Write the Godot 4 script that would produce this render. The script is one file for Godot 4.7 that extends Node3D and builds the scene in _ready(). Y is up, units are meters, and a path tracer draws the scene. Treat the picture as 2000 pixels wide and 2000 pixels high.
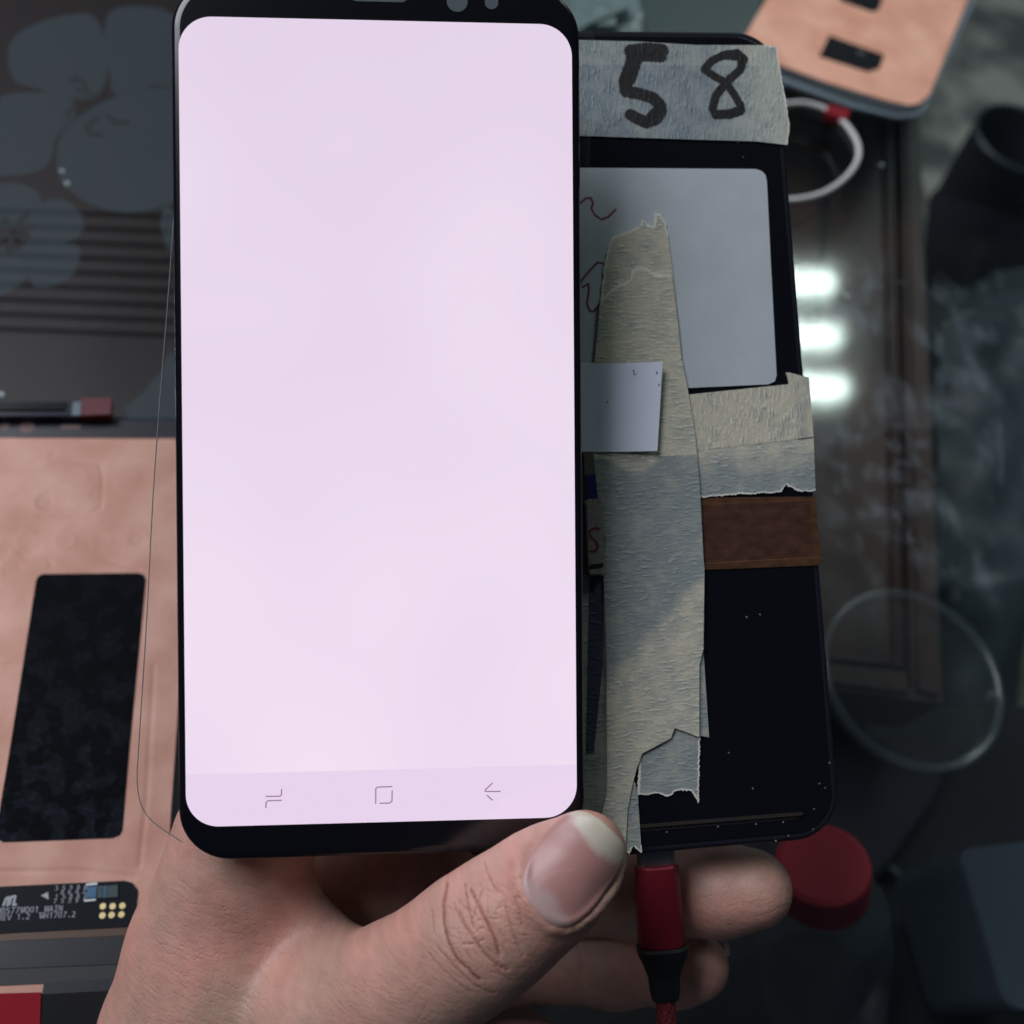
extends Node3D
# A lit phone display held over a taped test handset, above a glass counter top. Lengths in helpers are millimetres.

const FOCAL := 1962.61          # pixels of the 2000 pixel wide photograph
const EYE_HEIGHT := 227.5       # of the camera above the glass
var cam_basis: Basis
var cam_pos: Vector3
var M := {}
var taken := {}
var rng := RandomNumberGenerator.new()

# ---------------------------------------------------------------- frames and rays
class Plane3:
	var o: Vector3
	var b: Basis
	var s: Node3D
	func _init(origin: Vector3, basis: Basis, scene: Node3D) -> void:
		o = origin
		b = basis
		s = scene
	func at(x: float, y: float, z: float) -> Vector3:
		return o + b * (Vector3(x, y, z) * 0.001)
	func px(u: float, v: float, z := 0.0) -> Vector2:       # where the sight line of a photograph point meets the plane, mm
		var d: Vector3 = s.sight(u, v)
		var n := b.z
		var t: float = (o + n * z * 0.001 - s.cam_pos).dot(n) / d.dot(n)
		var q: Vector3 = b.inverse() * (s.cam_pos + d * t - o)
		return Vector2(q.x, q.y) * 1000.0
	func poly(a: Array, z := 0.0) -> PackedVector2Array:
		var r := PackedVector2Array()
		for i in range(0, a.size(), 2):
			r.append(px(a[i], a[i + 1], z))
		return r

func sight(u: float, v: float) -> Vector3:
	return cam_basis * Vector3((u - 1000.0) / FOCAL, (1000.0 - v) / FOCAL, -1.0)

func cam_mm(u: float, v: float, d: float) -> Vector3:       # camera axes, mm
	return Vector3((u - 1000.0) / FOCAL * d, (1000.0 - v) / FOCAL * d, -d)

func cam_to_world(p: Vector3) -> Vector3:
	return cam_pos + cam_basis * (p * 0.001)

# ---------------------------------------------------------------- nodes
func numbered(called: String) -> String:
	var n: int = taken.get(called, 0)
	taken[called] = n + 1
	return called if n == 0 else "%s_%03d" % [called, n]

func tag(o: Node, label := "", category := "", group := "", kind := "") -> Node:
	for p in [["label", label], ["category", category], ["group", group], ["kind", kind]]:
		if p[1] != "":
			o.set_meta(p[0], p[1])
	return o

func thing(called: String, label: String, category: String, t := Transform3D(), group := "") -> Node3D:
	var o := Node3D.new()
	o.name = numbered(called)
	add_child(o)
	o.transform = t
	tag(o, label, category, group)
	return o

func mesh_node(called: String, m: Mesh, mat: Material, parent: Node, label := "") -> MeshInstance3D:
	var o := MeshInstance3D.new()
	o.name = called
	o.mesh = m
	o.material_override = mat
	parent.add_child(o, true)
	if label != "":
		o.set_meta("label", label)
	return o

# ---------------------------------------------------------------- meshes (local axes, mm in, metres out)
class Mb:
	var v := PackedVector3Array()
	var n := PackedVector3Array()
	var t := PackedVector2Array()
	var c := PackedColorArray()
	var ix := PackedInt32Array()
	func vert(p: Vector3, nn: Vector3, uv := Vector2.ZERO, col := Color.WHITE) -> int:
		v.append(p * 0.001)
		n.append(nn)
		t.append(uv)
		c.append(col)
		return v.size() - 1
	func tri(a: int, b: int, d: int) -> void:              # wound so that the face looks the way its normals do
		var g := (v[d] - v[a]).cross(v[b] - v[a])
		if g.dot(n[a] + n[b] + n[d]) < 0.0:
			ix.append_array(PackedInt32Array([a, d, b]))
		else:
			ix.append_array(PackedInt32Array([a, b, d]))
	func quad(a: int, b: int, d: int, e: int) -> void:
		tri(a, b, d)
		tri(a, d, e)
	func smooth() -> void:                                  # normals from the faces, summed at the vertices
		var s := PackedVector3Array()
		s.resize(v.size())
		for i in range(0, ix.size(), 3):
			var g := (v[ix[i + 2]] - v[ix[i]]).cross(v[ix[i + 1]] - v[ix[i]])
			for k in 3:
				s[ix[i + k]] += g
		for i in v.size():
			n[i] = s[i].normalized() if s[i].length() > 0.0 else Vector3.UP
	func done() -> ArrayMesh:
		var a := []
		a.resize(Mesh.ARRAY_MAX)
		a[Mesh.ARRAY_VERTEX] = v
		a[Mesh.ARRAY_NORMAL] = n
		a[Mesh.ARRAY_TEX_UV] = t
		a[Mesh.ARRAY_COLOR] = c
		a[Mesh.ARRAY_INDEX] = ix
		var m := ArrayMesh.new()
		m.add_surface_from_arrays(Mesh.PRIMITIVE_TRIANGLES, a)
		return m

func bounds(p: PackedVector2Array) -> Rect2:
	var r := Rect2(p[0], Vector2.ZERO)
	for q in p:
		r = r.expand(q)
	return r

func sheet_into(m: Mb, p: PackedVector2Array, z0: float, z1: float, uvr := Rect2(), bev := 0.0) -> void:
	var r := uvr if uvr.size.x > 0.0 else bounds(p)
	var f := func(q: Vector2) -> Vector2: return Vector2((q.x - r.position.x) / r.size.x, 1.0 - (q.y - r.position.y) / r.size.y)
	var top := p
	if bev > 0.0:
		var g := Geometry2D.offset_polygon(p, -bev)
		if g.size() == 1 :
			top = g[0]
	var tris := Geometry2D.triangulate_polygon(top)
	var first := m.v.size()
	for q in top:
		m.vert(Vector3(q.x, q.y, z1), Vector3(0, 0, 1), f.call(q))
	for i in range(0, tris.size(), 3):
		m.tri(first + tris[i], first + tris[i + 1], first + tris[i + 2])
	var cw := 1.0 if Geometry2D.is_polygon_clockwise(p) else -1.0
	for i in p.size():
		var a := p[i]
		var b := p[(i + 1) % p.size()]
		var d := (b - a).normalized()
		var nn := Vector3(-d.y * cw, d.x * cw, 0)
		var lo := z1 - bev
		m.quad(m.vert(Vector3(a.x, a.y, z0), nn, f.call(a)), m.vert(Vector3(b.x, b.y, z0), nn, f.call(b)), m.vert(Vector3(b.x, b.y, lo), nn, f.call(b)), m.vert(Vector3(a.x, a.y, lo), nn, f.call(a)))
	if bev > 0.0:                                            # close the chamfer with a ring at the old outline
		var tris2 := Geometry2D.triangulate_polygon(p)
		var k := m.v.size()
		for q in p:
			m.vert(Vector3(q.x, q.y, z1 - bev), Vector3(0, 0, 1), f.call(q))
		for i in range(0, tris2.size(), 3):
			m.tri(k + tris2[i], k + tris2[i + 1], k + tris2[i + 2])
		for i in top.size():
			var a := top[i]
			var b := top[(i + 1) % top.size()]
			var d := (b - a).normalized()
			var c2 := 1.0 if Geometry2D.is_polygon_clockwise(top) else -1.0
			var nn := Vector3(-d.y * c2, d.x * c2, 0)
			m.quad(m.vert(Vector3(a.x, a.y, z1 - bev), nn, f.call(a)), m.vert(Vector3(b.x, b.y, z1 - bev), nn, f.call(b)), m.vert(Vector3(b.x, b.y, z1), nn, f.call(b)), m.vert(Vector3(a.x, a.y, z1), nn, f.call(a)))

func sheet(p: PackedVector2Array, z0: float, z1: float, uvr := Rect2()) -> ArrayMesh:
	var m := Mb.new()
	sheet_into(m, p, z0, z1, uvr)
	return m.done()

func patch(fn: Callable, nu: int, nv: int) -> ArrayMesh:    # fn(u, v) -> Vector3 mm
	var m := Mb.new()
	for j in nv + 1:
		for i in nu + 1:
			var u := float(i) / nu
			var v := float(j) / nv
			m.vert(fn.call(u, v), Vector3(0, 0, 1), Vector2(u, 1.0 - v))
	for j in nv:
		for i in nu:
			var a := j * (nu + 1) + i
			m.quad(a, a + 1, a + nu + 2, a + nu + 1)
	m.smooth()
	return m.done()

func round_rect(w: float, h: float, r: float, seg := 8) -> PackedVector2Array:
	var p := PackedVector2Array()
	for k in 4:
		var c := Vector2((w / 2 - r) * (1 if k in [0, 3] else -1), (h / 2 - r) * (1 if k < 2 else -1))
		for i in seg + 1:
			var a := (k + float(i) / seg) * PI / 2
			p.append(c + Vector2(cos(a), sin(a)) * r)
	return p

func disc(r: float, seg := 28) -> PackedVector2Array:
	var p := PackedVector2Array()
	for i in seg:
		p.append(Vector2.from_angle(TAU * i / seg) * r)
	return p

# closed body swept up through rings: rings = [[outline, z], ...], same number of points, convex enough to be fanned
func loft(rings: Array, cap0 := true, cap1 := true) -> ArrayMesh:
	var m := Mb.new()
	var count: int = rings[0][0].size()
	for k in rings.size() - 1:
		for i in count:
			var a: Vector2 = rings[k][0][i]
			var b: Vector2 = rings[k][0][(i + 1) % count]
			var c: Vector2 = rings[k + 1][0][(i + 1) % count]
			var d: Vector2 = rings[k + 1][0][i]
			var za: float = rings[k][1]
			var zb: float = rings[k + 1][1]
			var pa := Vector3(a.x, a.y, za)
			var pd := Vector3(d.x, d.y, zb)
			# the outline runs anticlockwise, so along x up points outwards
			var nn := func(x: int) -> Vector3:
				var e: Vector2 = rings[k][0][(x + 1) % count] - rings[k][0][(x + count - 1) % count]
				var out := Vector3(e.y, -e.x, 0).normalized()
				var q: Vector2 = rings[k + 1][0][x] - rings[k][0][x]
				var rise := Vector3(q.x, q.y, zb - za).normalized()
				return (out - rise * out.dot(rise)).normalized()
			var j := (i + 1) % count
			var na: Vector3 = nn.call(i)
			var nb: Vector3 = nn.call(j)
			m.quad(m.vert(pa, na), m.vert(Vector3(b.x, b.y, za), nb), m.vert(Vector3(c.x, c.y, zb), nb), m.vert(pd, na))
	for e in [[cap0, rings[0], -1.0], [cap1, rings[-1], 1.0]]:
		if e[0]:
			var z: float = e[1][1]
			var nn := Vector3(0, 0, e[2])
			var r := bounds(e[1][0])
			var mid := Vector2.ZERO
			for q in e[1][0]:
				mid += q / count
			var c := m.vert(Vector3(mid.x, mid.y, z), nn, Vector2(0.5, 0.5))
			var f := m.v.size()
			for q in e[1][0]:
				m.vert(Vector3(q.x, q.y, z), nn, (q - r.position) / r.size)
			for i in count:
				m.tri(c, f + i, f + (i + 1) % count)
	return m.done()

func scaled(p: PackedVector2Array, k: float) -> PackedVector2Array:
	var r := PackedVector2Array()
	for q in p:
		r.append(q * k)
	return r

func tube(points: PackedVector3Array, r: float, seg := 12, caps := true) -> ArrayMesh:
	var m := Mb.new()
	var side := Vector3.ZERO
	var run := 0.0
	for i in points.size():
		var d := (points[mini(i + 1, points.size() - 1)] - points[maxi(i - 1, 0)]).normalized()
		if side == Vector3.ZERO:
			side = d.cross(Vector3(0.13, 0.21, 0.97)).normalized()
		side = (side - d * side.dot(d)).normalized()
		var up := d.cross(side)
		if i > 0:
			run += points[i].distance_to(points[i - 1])
		for k in seg + 1:
			var a := TAU * k / seg
			var nn := side * cos(a) + up * sin(a)
			m.vert(points[i] + nn * r, nn, Vector2(float(k) / seg, run / (TAU * r)))
	for i in points.size() - 1:
		for k in seg:
			var a := i * (seg + 1) + k
			m.quad(a, a + 1, a + seg + 2, a + seg + 1)
	if caps:
		for e in [0, points.size() - 1]:
			var d := (points[e] - points[1 if e == 0 else e - 1]).normalized()
			var c := m.vert(points[e], d)
			for k in seg:
				m.tri(c, m.vert(m.v[e * (seg + 1) + k] * 1000.0, d), m.vert(m.v[e * (seg + 1) + k + 1] * 1000.0, d))
	return m.done()

func curve3(points: Array, per := 8) -> PackedVector3Array: # a smooth line through the points
	var r := PackedVector3Array()
	for i in points.size() - 1:
		var a: Vector3 = points[maxi(i - 1, 0)]
		var b: Vector3 = points[i]
		var c: Vector3 = points[i + 1]
		var d: Vector3 = points[mini(i + 2, points.size() - 1)]
		for k in per:
			r.append(b.cubic_interpolate(c, a, d, float(k) / per))
	r.append(points[-1])
	return r

func stroke_mesh(points: PackedVector2Array, w: float, z0: float, z1: float) -> ArrayMesh:
	var lines := Geometry2D.offset_polyline(points, w / 2, Geometry2D.JOIN_ROUND, Geometry2D.END_ROUND)
	var m := Mb.new()
	for l in lines:
		if not Geometry2D.is_polygon_clockwise(l):
			sheet_into(m, l, z0, z1)
	return m.done()

var last_torn := PackedVector2Array()
func torn(p: PackedVector2Array, step: float, amount: float, from: int, to: int) -> PackedVector2Array:  # roughen the sides from .. to of an outline
	var r := PackedVector2Array()
	last_torn = PackedVector2Array()
	for i in p.size():
		var a := p[i]
		var b := p[(i + 1) % p.size()]
		r.append(a)
		if i >= from and i < to:
			var n := int(a.distance_to(b) / step)
			var side := (b - a).normalized().orthogonal()
			for k in range(1, n):
				r.append(a.lerp(b, float(k) / n) + side * rng.randf_range(-amount, amount))
				last_torn.append(r[-1])
	return r

func smooth_poly(a: PackedVector2Array, per := 6) -> PackedVector2Array:   # closed curve through the points
	var r := PackedVector2Array()
	var n := a.size()
	for i in n:
		for k in per:
			r.append(a[i].cubic_interpolate(a[(i + 1) % n], a[(i + n - 1) % n], a[(i + 2) % n], float(k) / per))
	return r

# ---------------------------------------------------------------- textures
func noise_img(w: int, h: int, freq: float, sd: int, octaves := 4, ridged := false) -> PackedByteArray:
	var n := FastNoiseLite.new()
	n.seed = sd
	n.frequency = freq
	n.noise_type = FastNoiseLite.TYPE_SIMPLEX_SMOOTH
	n.fractal_octaves = octaves
	if ridged:
		n.fractal_type = FastNoiseLite.FRACTAL_RIDGED
	var im := n.get_image(w, h)
	im.convert(Image.FORMAT_L8)
	return im.get_data()

func stretched(w: int, h: int, kx: float, ky: float, freq: float, sd: int, octaves := 4, ridged := false) -> PackedByteArray:
	var n := FastNoiseLite.new()
	n.seed = sd
	n.frequency = freq
	n.noise_type = FastNoiseLite.TYPE_SIMPLEX_SMOOTH
	n.fractal_octaves = octaves
	if ridged:
		n.fractal_type = FastNoiseLite.FRACTAL_RIDGED
	var im := n.get_image(maxi(8, int(w * kx)), maxi(8, int(h * ky)))
	im.convert(Image.FORMAT_L8)
	im.resize(w, h, Image.INTERPOLATE_CUBIC)
	return im.get_data()

func tex_rgb(w: int, h: int, d: PackedByteArray) -> ImageTexture:
	return ImageTexture.create_from_image(Image.create_from_data(w, h, false, Image.FORMAT_RGB8, d))

func tex_rgba(w: int, h: int, d: PackedByteArray) -> ImageTexture:
	return ImageTexture.create_from_image(Image.create_from_data(w, h, false, Image.FORMAT_RGBA8, d))

func tex_l(w: int, h: int, d: PackedByteArray) -> ImageTexture:
	return ImageTexture.create_from_image(Image.create_from_data(w, h, false, Image.FORMAT_L8, d))

func mat(called: String, color: Color, rough := 0.6, metal := 0.0) -> StandardMaterial3D:
	var m := StandardMaterial3D.new()
	m.resource_name = called
	m.albedo_color = color
	m.roughness = rough
	m.metallic = metal
	M[called] = m
	return m

func bumpy(m: StandardMaterial3D, t: Texture2D, cm: float) -> StandardMaterial3D:
	m.heightmap_enabled = true
	m.heightmap_texture = t
	m.heightmap_scale = cm
	return m

func lin(r: float, g: float, b: float, a := 1.0) -> Color:   # a real base colour, linear
	var c := Color(r, g, b).linear_to_srgb()
	c.a = a
	return c

# distance from a point to a line of points, all in texture pixels
func line_dist(q: Vector2, line: PackedVector2Array) -> float:
	var best := 1e9
	for i in line.size() - 1:
		best = minf(best, q.distance_squared_to(Geometry2D.get_closest_point_to_segment(q, line[i], line[i + 1])))
	return sqrt(best)

# ink strokes over a colour texture: lines in texture pixels, [line, width, colour]
func ink(d: PackedByteArray, w: int, h: int, strokes: Array, edge: PackedByteArray, dry := 0.0) -> void:
	for s in strokes:
		var line: PackedVector2Array = s[0]
		var half: float = s[1] / 2.0
		var col: Color = s[2]
		var r := bounds(line).grow(half + 3.0)
		for y in range(maxi(0, int(r.position.y)), mini(h, int(r.end.y) + 1)):
			for x in range(maxi(0, int(r.position.x)), mini(w, int(r.end.x) + 1)):
				var e := float(edge[y * w + x]) / 255.0
				var k := clampf(half + (e - 0.5) * half * 0.35 - line_dist(Vector2(x, y), line) + 0.5, 0.0, 1.0)
				k *= 1.0 - dry * clampf((e - 0.55) * 4.0, 0.0, 1.0)
				if k > 0.0:
					var i := (y * w + x) * 3
					d[i] = int(lerpf(d[i], col.r * 255.0, k))
					d[i + 1] = int(lerpf(d[i + 1], col.g * 255.0, k))
					d[i + 2] = int(lerpf(d[i + 2], col.b * 255.0, k))

# creped paper tape. mm size of the piece, wrinkles running along x (or y), wet(u, v) in 0..1 = how far it is pressed down onto the dark case
func tape_material(called: String, size: Vector2, along_x: bool, sd: int, wet: Callable, strokes := [], dry := Color(0.62, 0.60, 0.50), stuck := Color(0.40, 0.44, 0.47)) -> StandardMaterial3D:
	var ppm := 9.0
	var w := clampi(int(size.x * ppm), 64, 1024)
	var h := clampi(int(size.y * ppm), 64, 1024)
	var kx := 0.34 if along_x else 1.0
	var ky := 1.0 if along_x else 0.34
	var crepe := stretched(w, h, kx, ky, 0.05, sd, 4, true)
	var tick := stretched(w, h, kx * 0.7 if along_x else 1.0, 1.0 if along_x else ky * 0.7, 0.16, sd + 7, 2)
	var fine := stretched(w, h, kx * 2.0 if along_x else 1.0, 1.0 if along_x else ky * 2.0, 0.2, sd + 1, 3)
	var blot := noise_img(w, h, 0.02, sd + 2, 4)
	var grain := noise_img(w, h, 0.35, sd + 3, 2)
	var d := PackedByteArray()
	d.resize(w * h * 3)
	var hm := PackedByteArray()
	hm.resize(w * h)
	for y in h:
		for x in w:
			var i := y * w + x
			var b := blot[i] / 255.0
			var k := clampf(float(wet.call(float(x) / w, float(y) / h)) + (b - 0.5) * 0.7, 0.0, 1.0)
			var t := clampf((tick[i] - 150) / 50.0, 0.0, 1.0) * clampf((b - 0.25) * 2.5, 0.3, 1.0)
			var g := 0.93 + 0.10 * (fine[i] / 255.0) + 0.09 * (grain[i] / 255.0 - 0.5) + 0.10 * t
			var c := dry.lerp(stuck, k)
			d[i * 3] = clampi(int(c.r * g * 255.0), 0, 255)
			d[i * 3 + 1] = clampi(int(c.g * g * 255.0), 0, 255)
			d[i * 3 + 2] = clampi(int(c.b * g * 255.0), 0, 255)
			hm[i] = clampi(int(40 + crepe[i] * 0.30 + t * 95.0 + fine[i] * 0.15 + grain[i] * 0.08), 0, 255)
	ink(d, w, h, strokes.map(func(s): return [scale_line(s[0], w, h), s[1] * w, s[2]]), grain, 0.25)
	var m := mat(called, Color.WHITE, 0.72)
	m.albedo_texture = tex_rgb(w, h, d)
	bumpy(m, tex_l(w, h, hm), 0.02 if along_x else 0.028)
	return m

func scale_line(l: PackedVector2Array, w: int, h: int) -> PackedVector2Array:
	var r := PackedVector2Array()
	for q in l:
		r.append(Vector2(q.x * w, q.y * h))
	return r

func to_unit(l: PackedVector2Array, r: Rect2) -> PackedVector2Array:
	var o := PackedVector2Array()
	for q in l:
		o.append(Vector2((q.x - r.position.x) / r.size.x, 1.0 - (q.y - r.position.y) / r.size.y))
	return o

func speckled(called: String, w: int, h: int, a: Color, b: Color, freq: float, sd: int, rough: float, sharp := 1.0, metal := 0.0) -> StandardMaterial3D:
	var n := noise_img(w, h, freq, sd, 5)
	var g := noise_img(w, h, 0.3, sd + 9, 2)
	var d := PackedByteArray()
	d.resize(w * h * 3)
	for i in w * h:
		var c := a.lerp(b, clampf((n[i] / 255.0 - 0.5) * sharp + 0.5 + (g[i] / 255.0 - 0.5) * 0.25, 0.0, 1.0))
		d[i * 3] = int(c.r * 255.0)
		d[i * 3 + 1] = int(c.g * 255.0)
		d[i * 3 + 2] = int(c.b * 255.0)
	var m := mat(called, Color.WHITE, rough, metal)
	m.albedo_texture = tex_rgb(w, h, d)
	return m

# ---------------------------------------------------------------- scene
var table: Plane3
var held: Plane3
var unit: Plane3

func _ready() -> void:
	rng.seed = 58
	set_camera()
	set_light()
	make_frames()
	make_materials()
	make_counter()
	make_under_glass()
	make_left_panel()
	make_upper_panel()
	make_white_cable()
	make_loose_pieces()
	make_test_unit()
	make_held_display()
	make_charging_cable()
	make_hand()

func set_camera() -> void:
	# the counter's normal in camera axes, read from the vanishing points of the copper panel's edges
	var up := Vector3(0.1538, 0.476, 0.8655).normalized()
	var xw := (Vector3.RIGHT - up * up.x).normalized()
	var zw := xw.cross(up)
	cam_basis = Basis(Vector3(xw.x, up.x, zw.x), Vector3(xw.y, up.y, zw.y), Vector3(xw.z, up.z, zw.z))
	cam_pos = Vector3(0, EYE_HEIGHT * 0.001, 0)
	var c := Camera3D.new()
	c.name = "camera"
	c.transform = Transform3D(cam_basis, cam_pos)
	c.near = 0.01
	c.far = 20.0
	var a := CameraAttributesPhysical.new()
	a.frustum_focal_length = 4.3
	a.frustum_focus_distance = 0.172
	a.frustum_near = 0.01
	a.frustum_far = 20.0
	a.exposure_aperture = 1.55
	c.attributes = a
	c.fov = 54.0
	add_child(c)
	c.fov = 54.0
	c.current = true

func set_light() -> void:
	var e := Environment.new()
	e.background_mode = Environment.BG_COLOR
	e.background_color = lin(0.012, 0.017, 0.023)
	e.tonemap_mode = Environment.TONE_MAPPER_LINEAR
	e.tonemap_exposure = 1.0
	e.sdfgi_enabled = true
	e.ssao_enabled = true
	e.ssil_enabled = true
	var w := WorldEnvironment.new()
	w.name = "surroundings"
	w.environment = e
	add_child(w)
	# three ceiling tubes, set where their mirror images stand in the glass
	var high := 1.75
	for k in 3:
		var ends := []
		for u in [1180.0, 1618.0 + 12.0 * k]:
			var d := sight(u, 566.0 + 102.0 * k + (0.0 if u > 1500 else -6.0))
			var hit := cam_pos + d * (-cam_pos.y / d.y)
			var r := Vector3(d.x, -d.y, d.z)
			ends.append(hit + r * (high / r.y))
		ceiling_tube(ends[0], ends[1], 0.062, 0.30)
	window_light()

func ceiling_tube(a: Vector3, b: Vector3, w: float, energy: float) -> void:
	var l := a.distance_to(b)
	var x := (b - a).normalized()
	var t := Transform3D(Basis(x, Vector3.UP, x.cross(Vector3.UP)), (a + b) / 2)
	var o := thing("ceiling_tube_lamp", "white ceiling tube lamp whose reflection glows in the glass counter", "lamp", t, "ceiling tube lamps mirrored in the glass")
	var glow := mat("tube_glow", Color(0.9, 0.97, 0.93), 0.5)
	glow.emission_enabled = true
	glow.emission = Color(0.90, 1.0, 0.95)
	glow.emission_energy_multiplier = 4.0
	var body := BoxMesh.new()
	body.size = Vector3(l + 0.04, 0.03, w + 0.02)
	mesh_node("lamp_housing", body, mat("lamp_white", Color(0.8, 0.8, 0.8), 0.5), o).position.y = 0.03
	var tubem := CylinderMesh.new()
	tubem.top_radius = w / 2
	tubem.bottom_radius = w / 2
	tubem.height = l
	tubem.radial_segments = 20
	var g := mesh_node("tube", tubem, glow, o)
	g.rotation.z = PI / 2
	var light := AreaLight3D.new()
	light.name = "tube_light"
	light.area_size = Vector2(l, w)
	light.light_energy = energy
	light.light_color = Color(0.92, 1.0, 0.97)
	light.area_range = 8.0
	light.area_attenuation = 2.0
	light.shadow_enabled = true
	o.add_child(light)
	light.rotation.x = -PI / 2
	light.position.y = -w / 2 - 0.005

func window_light() -> void:
	var d := (cam_basis * Vector3(-0.49, 0.68, 0.60)).normalized()
	var at := Vector3(0, 0.08, -0.05) + d * 1.75
	var z := (at - Vector3(0, 0.08, -0.05)).normalized()
	var x := Vector3.UP.cross(z).normalized()
	var b := Basis(x, z.cross(x), z)
	var o := thing("workshop_window", "pale daylight window lighting the counter from its side", "window", Transform3D(b, at))
	var glass := mat("window_glow", Color(0.8, 0.86, 0.9), 0.5)
	glass.emission_enabled = true
	glass.emission = Color(0.86, 0.93, 1.0)
	glass.emission_energy_multiplier = 0.6
	var pane := BoxMesh.new()
	pane.size = Vector3(0.95, 0.95, 0.01)
	mesh_node("window_pane", pane, glass, o)
	for k in 4:
		var bar := BoxMesh.new()
		bar.size = Vector3(1.07, 0.06, 0.05) if k < 2 else Vector3(0.06, 0.95, 0.05)
		mesh_node("window_frame", bar, M["lamp_white"], o).position = [Vector3(0, 0.505, 0), Vector3(0, -0.505, 0), Vector3(0.505, 0, 0), Vector3(-0.505, 0, 0)][k]
	var light := AreaLight3D.new()
	light.name = "window_light"
	light.area_size = Vector2(0.95, 0.95)
	light.light_energy = 2.3
	light.light_color = Color(0.95, 0.96, 1.0)
	light.area_range = 8.0
	light.area_attenuation = 2.0
	light.shadow_enabled = true
	o.add_child(light)
	light.position.z = 0.0
	light.transform = Transform3D(Basis(), Vector3(0, 0, -0.012))

func make_frames() -> void:
	table = Plane3.new(Vector3.ZERO, Basis(Vector3(1, 0, 0), Vector3(0, 0, -1), Vector3(0, 1, 0)), self)
	# poses solved from the corners of the lit screen and of the test handset; rows in camera axes (x right, y up, z forward)
	held = pose([[0.99806649, -0.00712226], [0.00758279, 0.99994513], [0.06169111, -0.00768166]], Vector3(-21.617, 14.731, 165.352))
	unit = pose([[0.99238456, -0.05588117], [0.04625804, 0.99501608], [0.1141625, 0.08258508]], Vector3(20.452, 15.089, 179.11) * 1.03)

func pose(r: Array, t: Vector3) -> Plane3:
	var x := cam_basis * Vector3(r[0][0], r[1][0], -r[2][0])
	var y := cam_basis * Vector3(r[0][1], r[1][1], -r[2][1])
	return Plane3.new(cam_to_world(Vector3(t.x, t.y, -t.z)), Basis(x, y, x.cross(y)).orthonormalized(), self)

func make_materials() -> void:
	var g := mat("table_glass", Color(0.75, 0.85, 0.85, 0.0), 0.068)
	g.transparency = BaseMaterial3D.TRANSPARENCY_ALPHA
	var fr := mat("frosted", lin(0.06, 0.10, 0.125, 0.36), 0.8)
	fr.transparency = BaseMaterial3D.TRANSPARENCY_ALPHA
	var film := mat("clear_film", Color(0.8, 0.85, 0.85, 0.015), 0.03)
	film.transparency = BaseMaterial3D.TRANSPARENCY_ALPHA
	var plastic := mat("clear_plastic", Color(0.6, 0.7, 0.75, 0.30), 0.2)
	plastic.transparency = BaseMaterial3D.TRANSPARENCY_ALPHA
	mat("black_gloss", lin(0.006, 0.006, 0.009), 0.18)
	mat("black_frame", lin(0.012, 0.012, 0.02), 0.32)
	mat("black_matt", lin(0.012, 0.013, 0.016), 0.6)
	mat("pcb_black", lin(0.010, 0.012, 0.018), 0.4)
	for k in ["black_matt", "pcb_black"]:
		M[k].metallic_specular = 0.22
	mat("gold", lin(0.75, 0.62, 0.30), 0.35, 0.7)
	mat("silk", lin(0.45, 0.48, 0.52), 0.6)
	mat("solder", lin(0.55, 0.58, 0.56), 0.4, 0.3)
	mat("blue_part", lin(0.03, 0.14, 0.28), 0.4)
	mat("green_part", lin(0.02, 0.05, 0.06), 0.4)
	mat("dark_glass_edge", lin(0.05, 0.07, 0.09), 0.15)
	mat("edge_glass", lin(0.20, 0.25, 0.28), 0.1)
	mat("red_tape", lin(0.28, 0.012, 0.022), 0.55)
	mat("white_cable", lin(0.72, 0.72, 0.70), 0.5)
	mat("teal_pouch", lin(0.16, 0.22, 0.22), 0.35)
	mat("teal_dark", lin(0.045, 0.07, 0.075), 0.4)
	mat("steel", lin(0.35, 0.36, 0.36), 0.3, 0.9)
	mat("ink_black", lin(0.012, 0.009, 0.013), 0.5)

func box(size: Vector3) -> BoxMesh:
	var b := BoxMesh.new()
	b.size = size * 0.001
	return b

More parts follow.
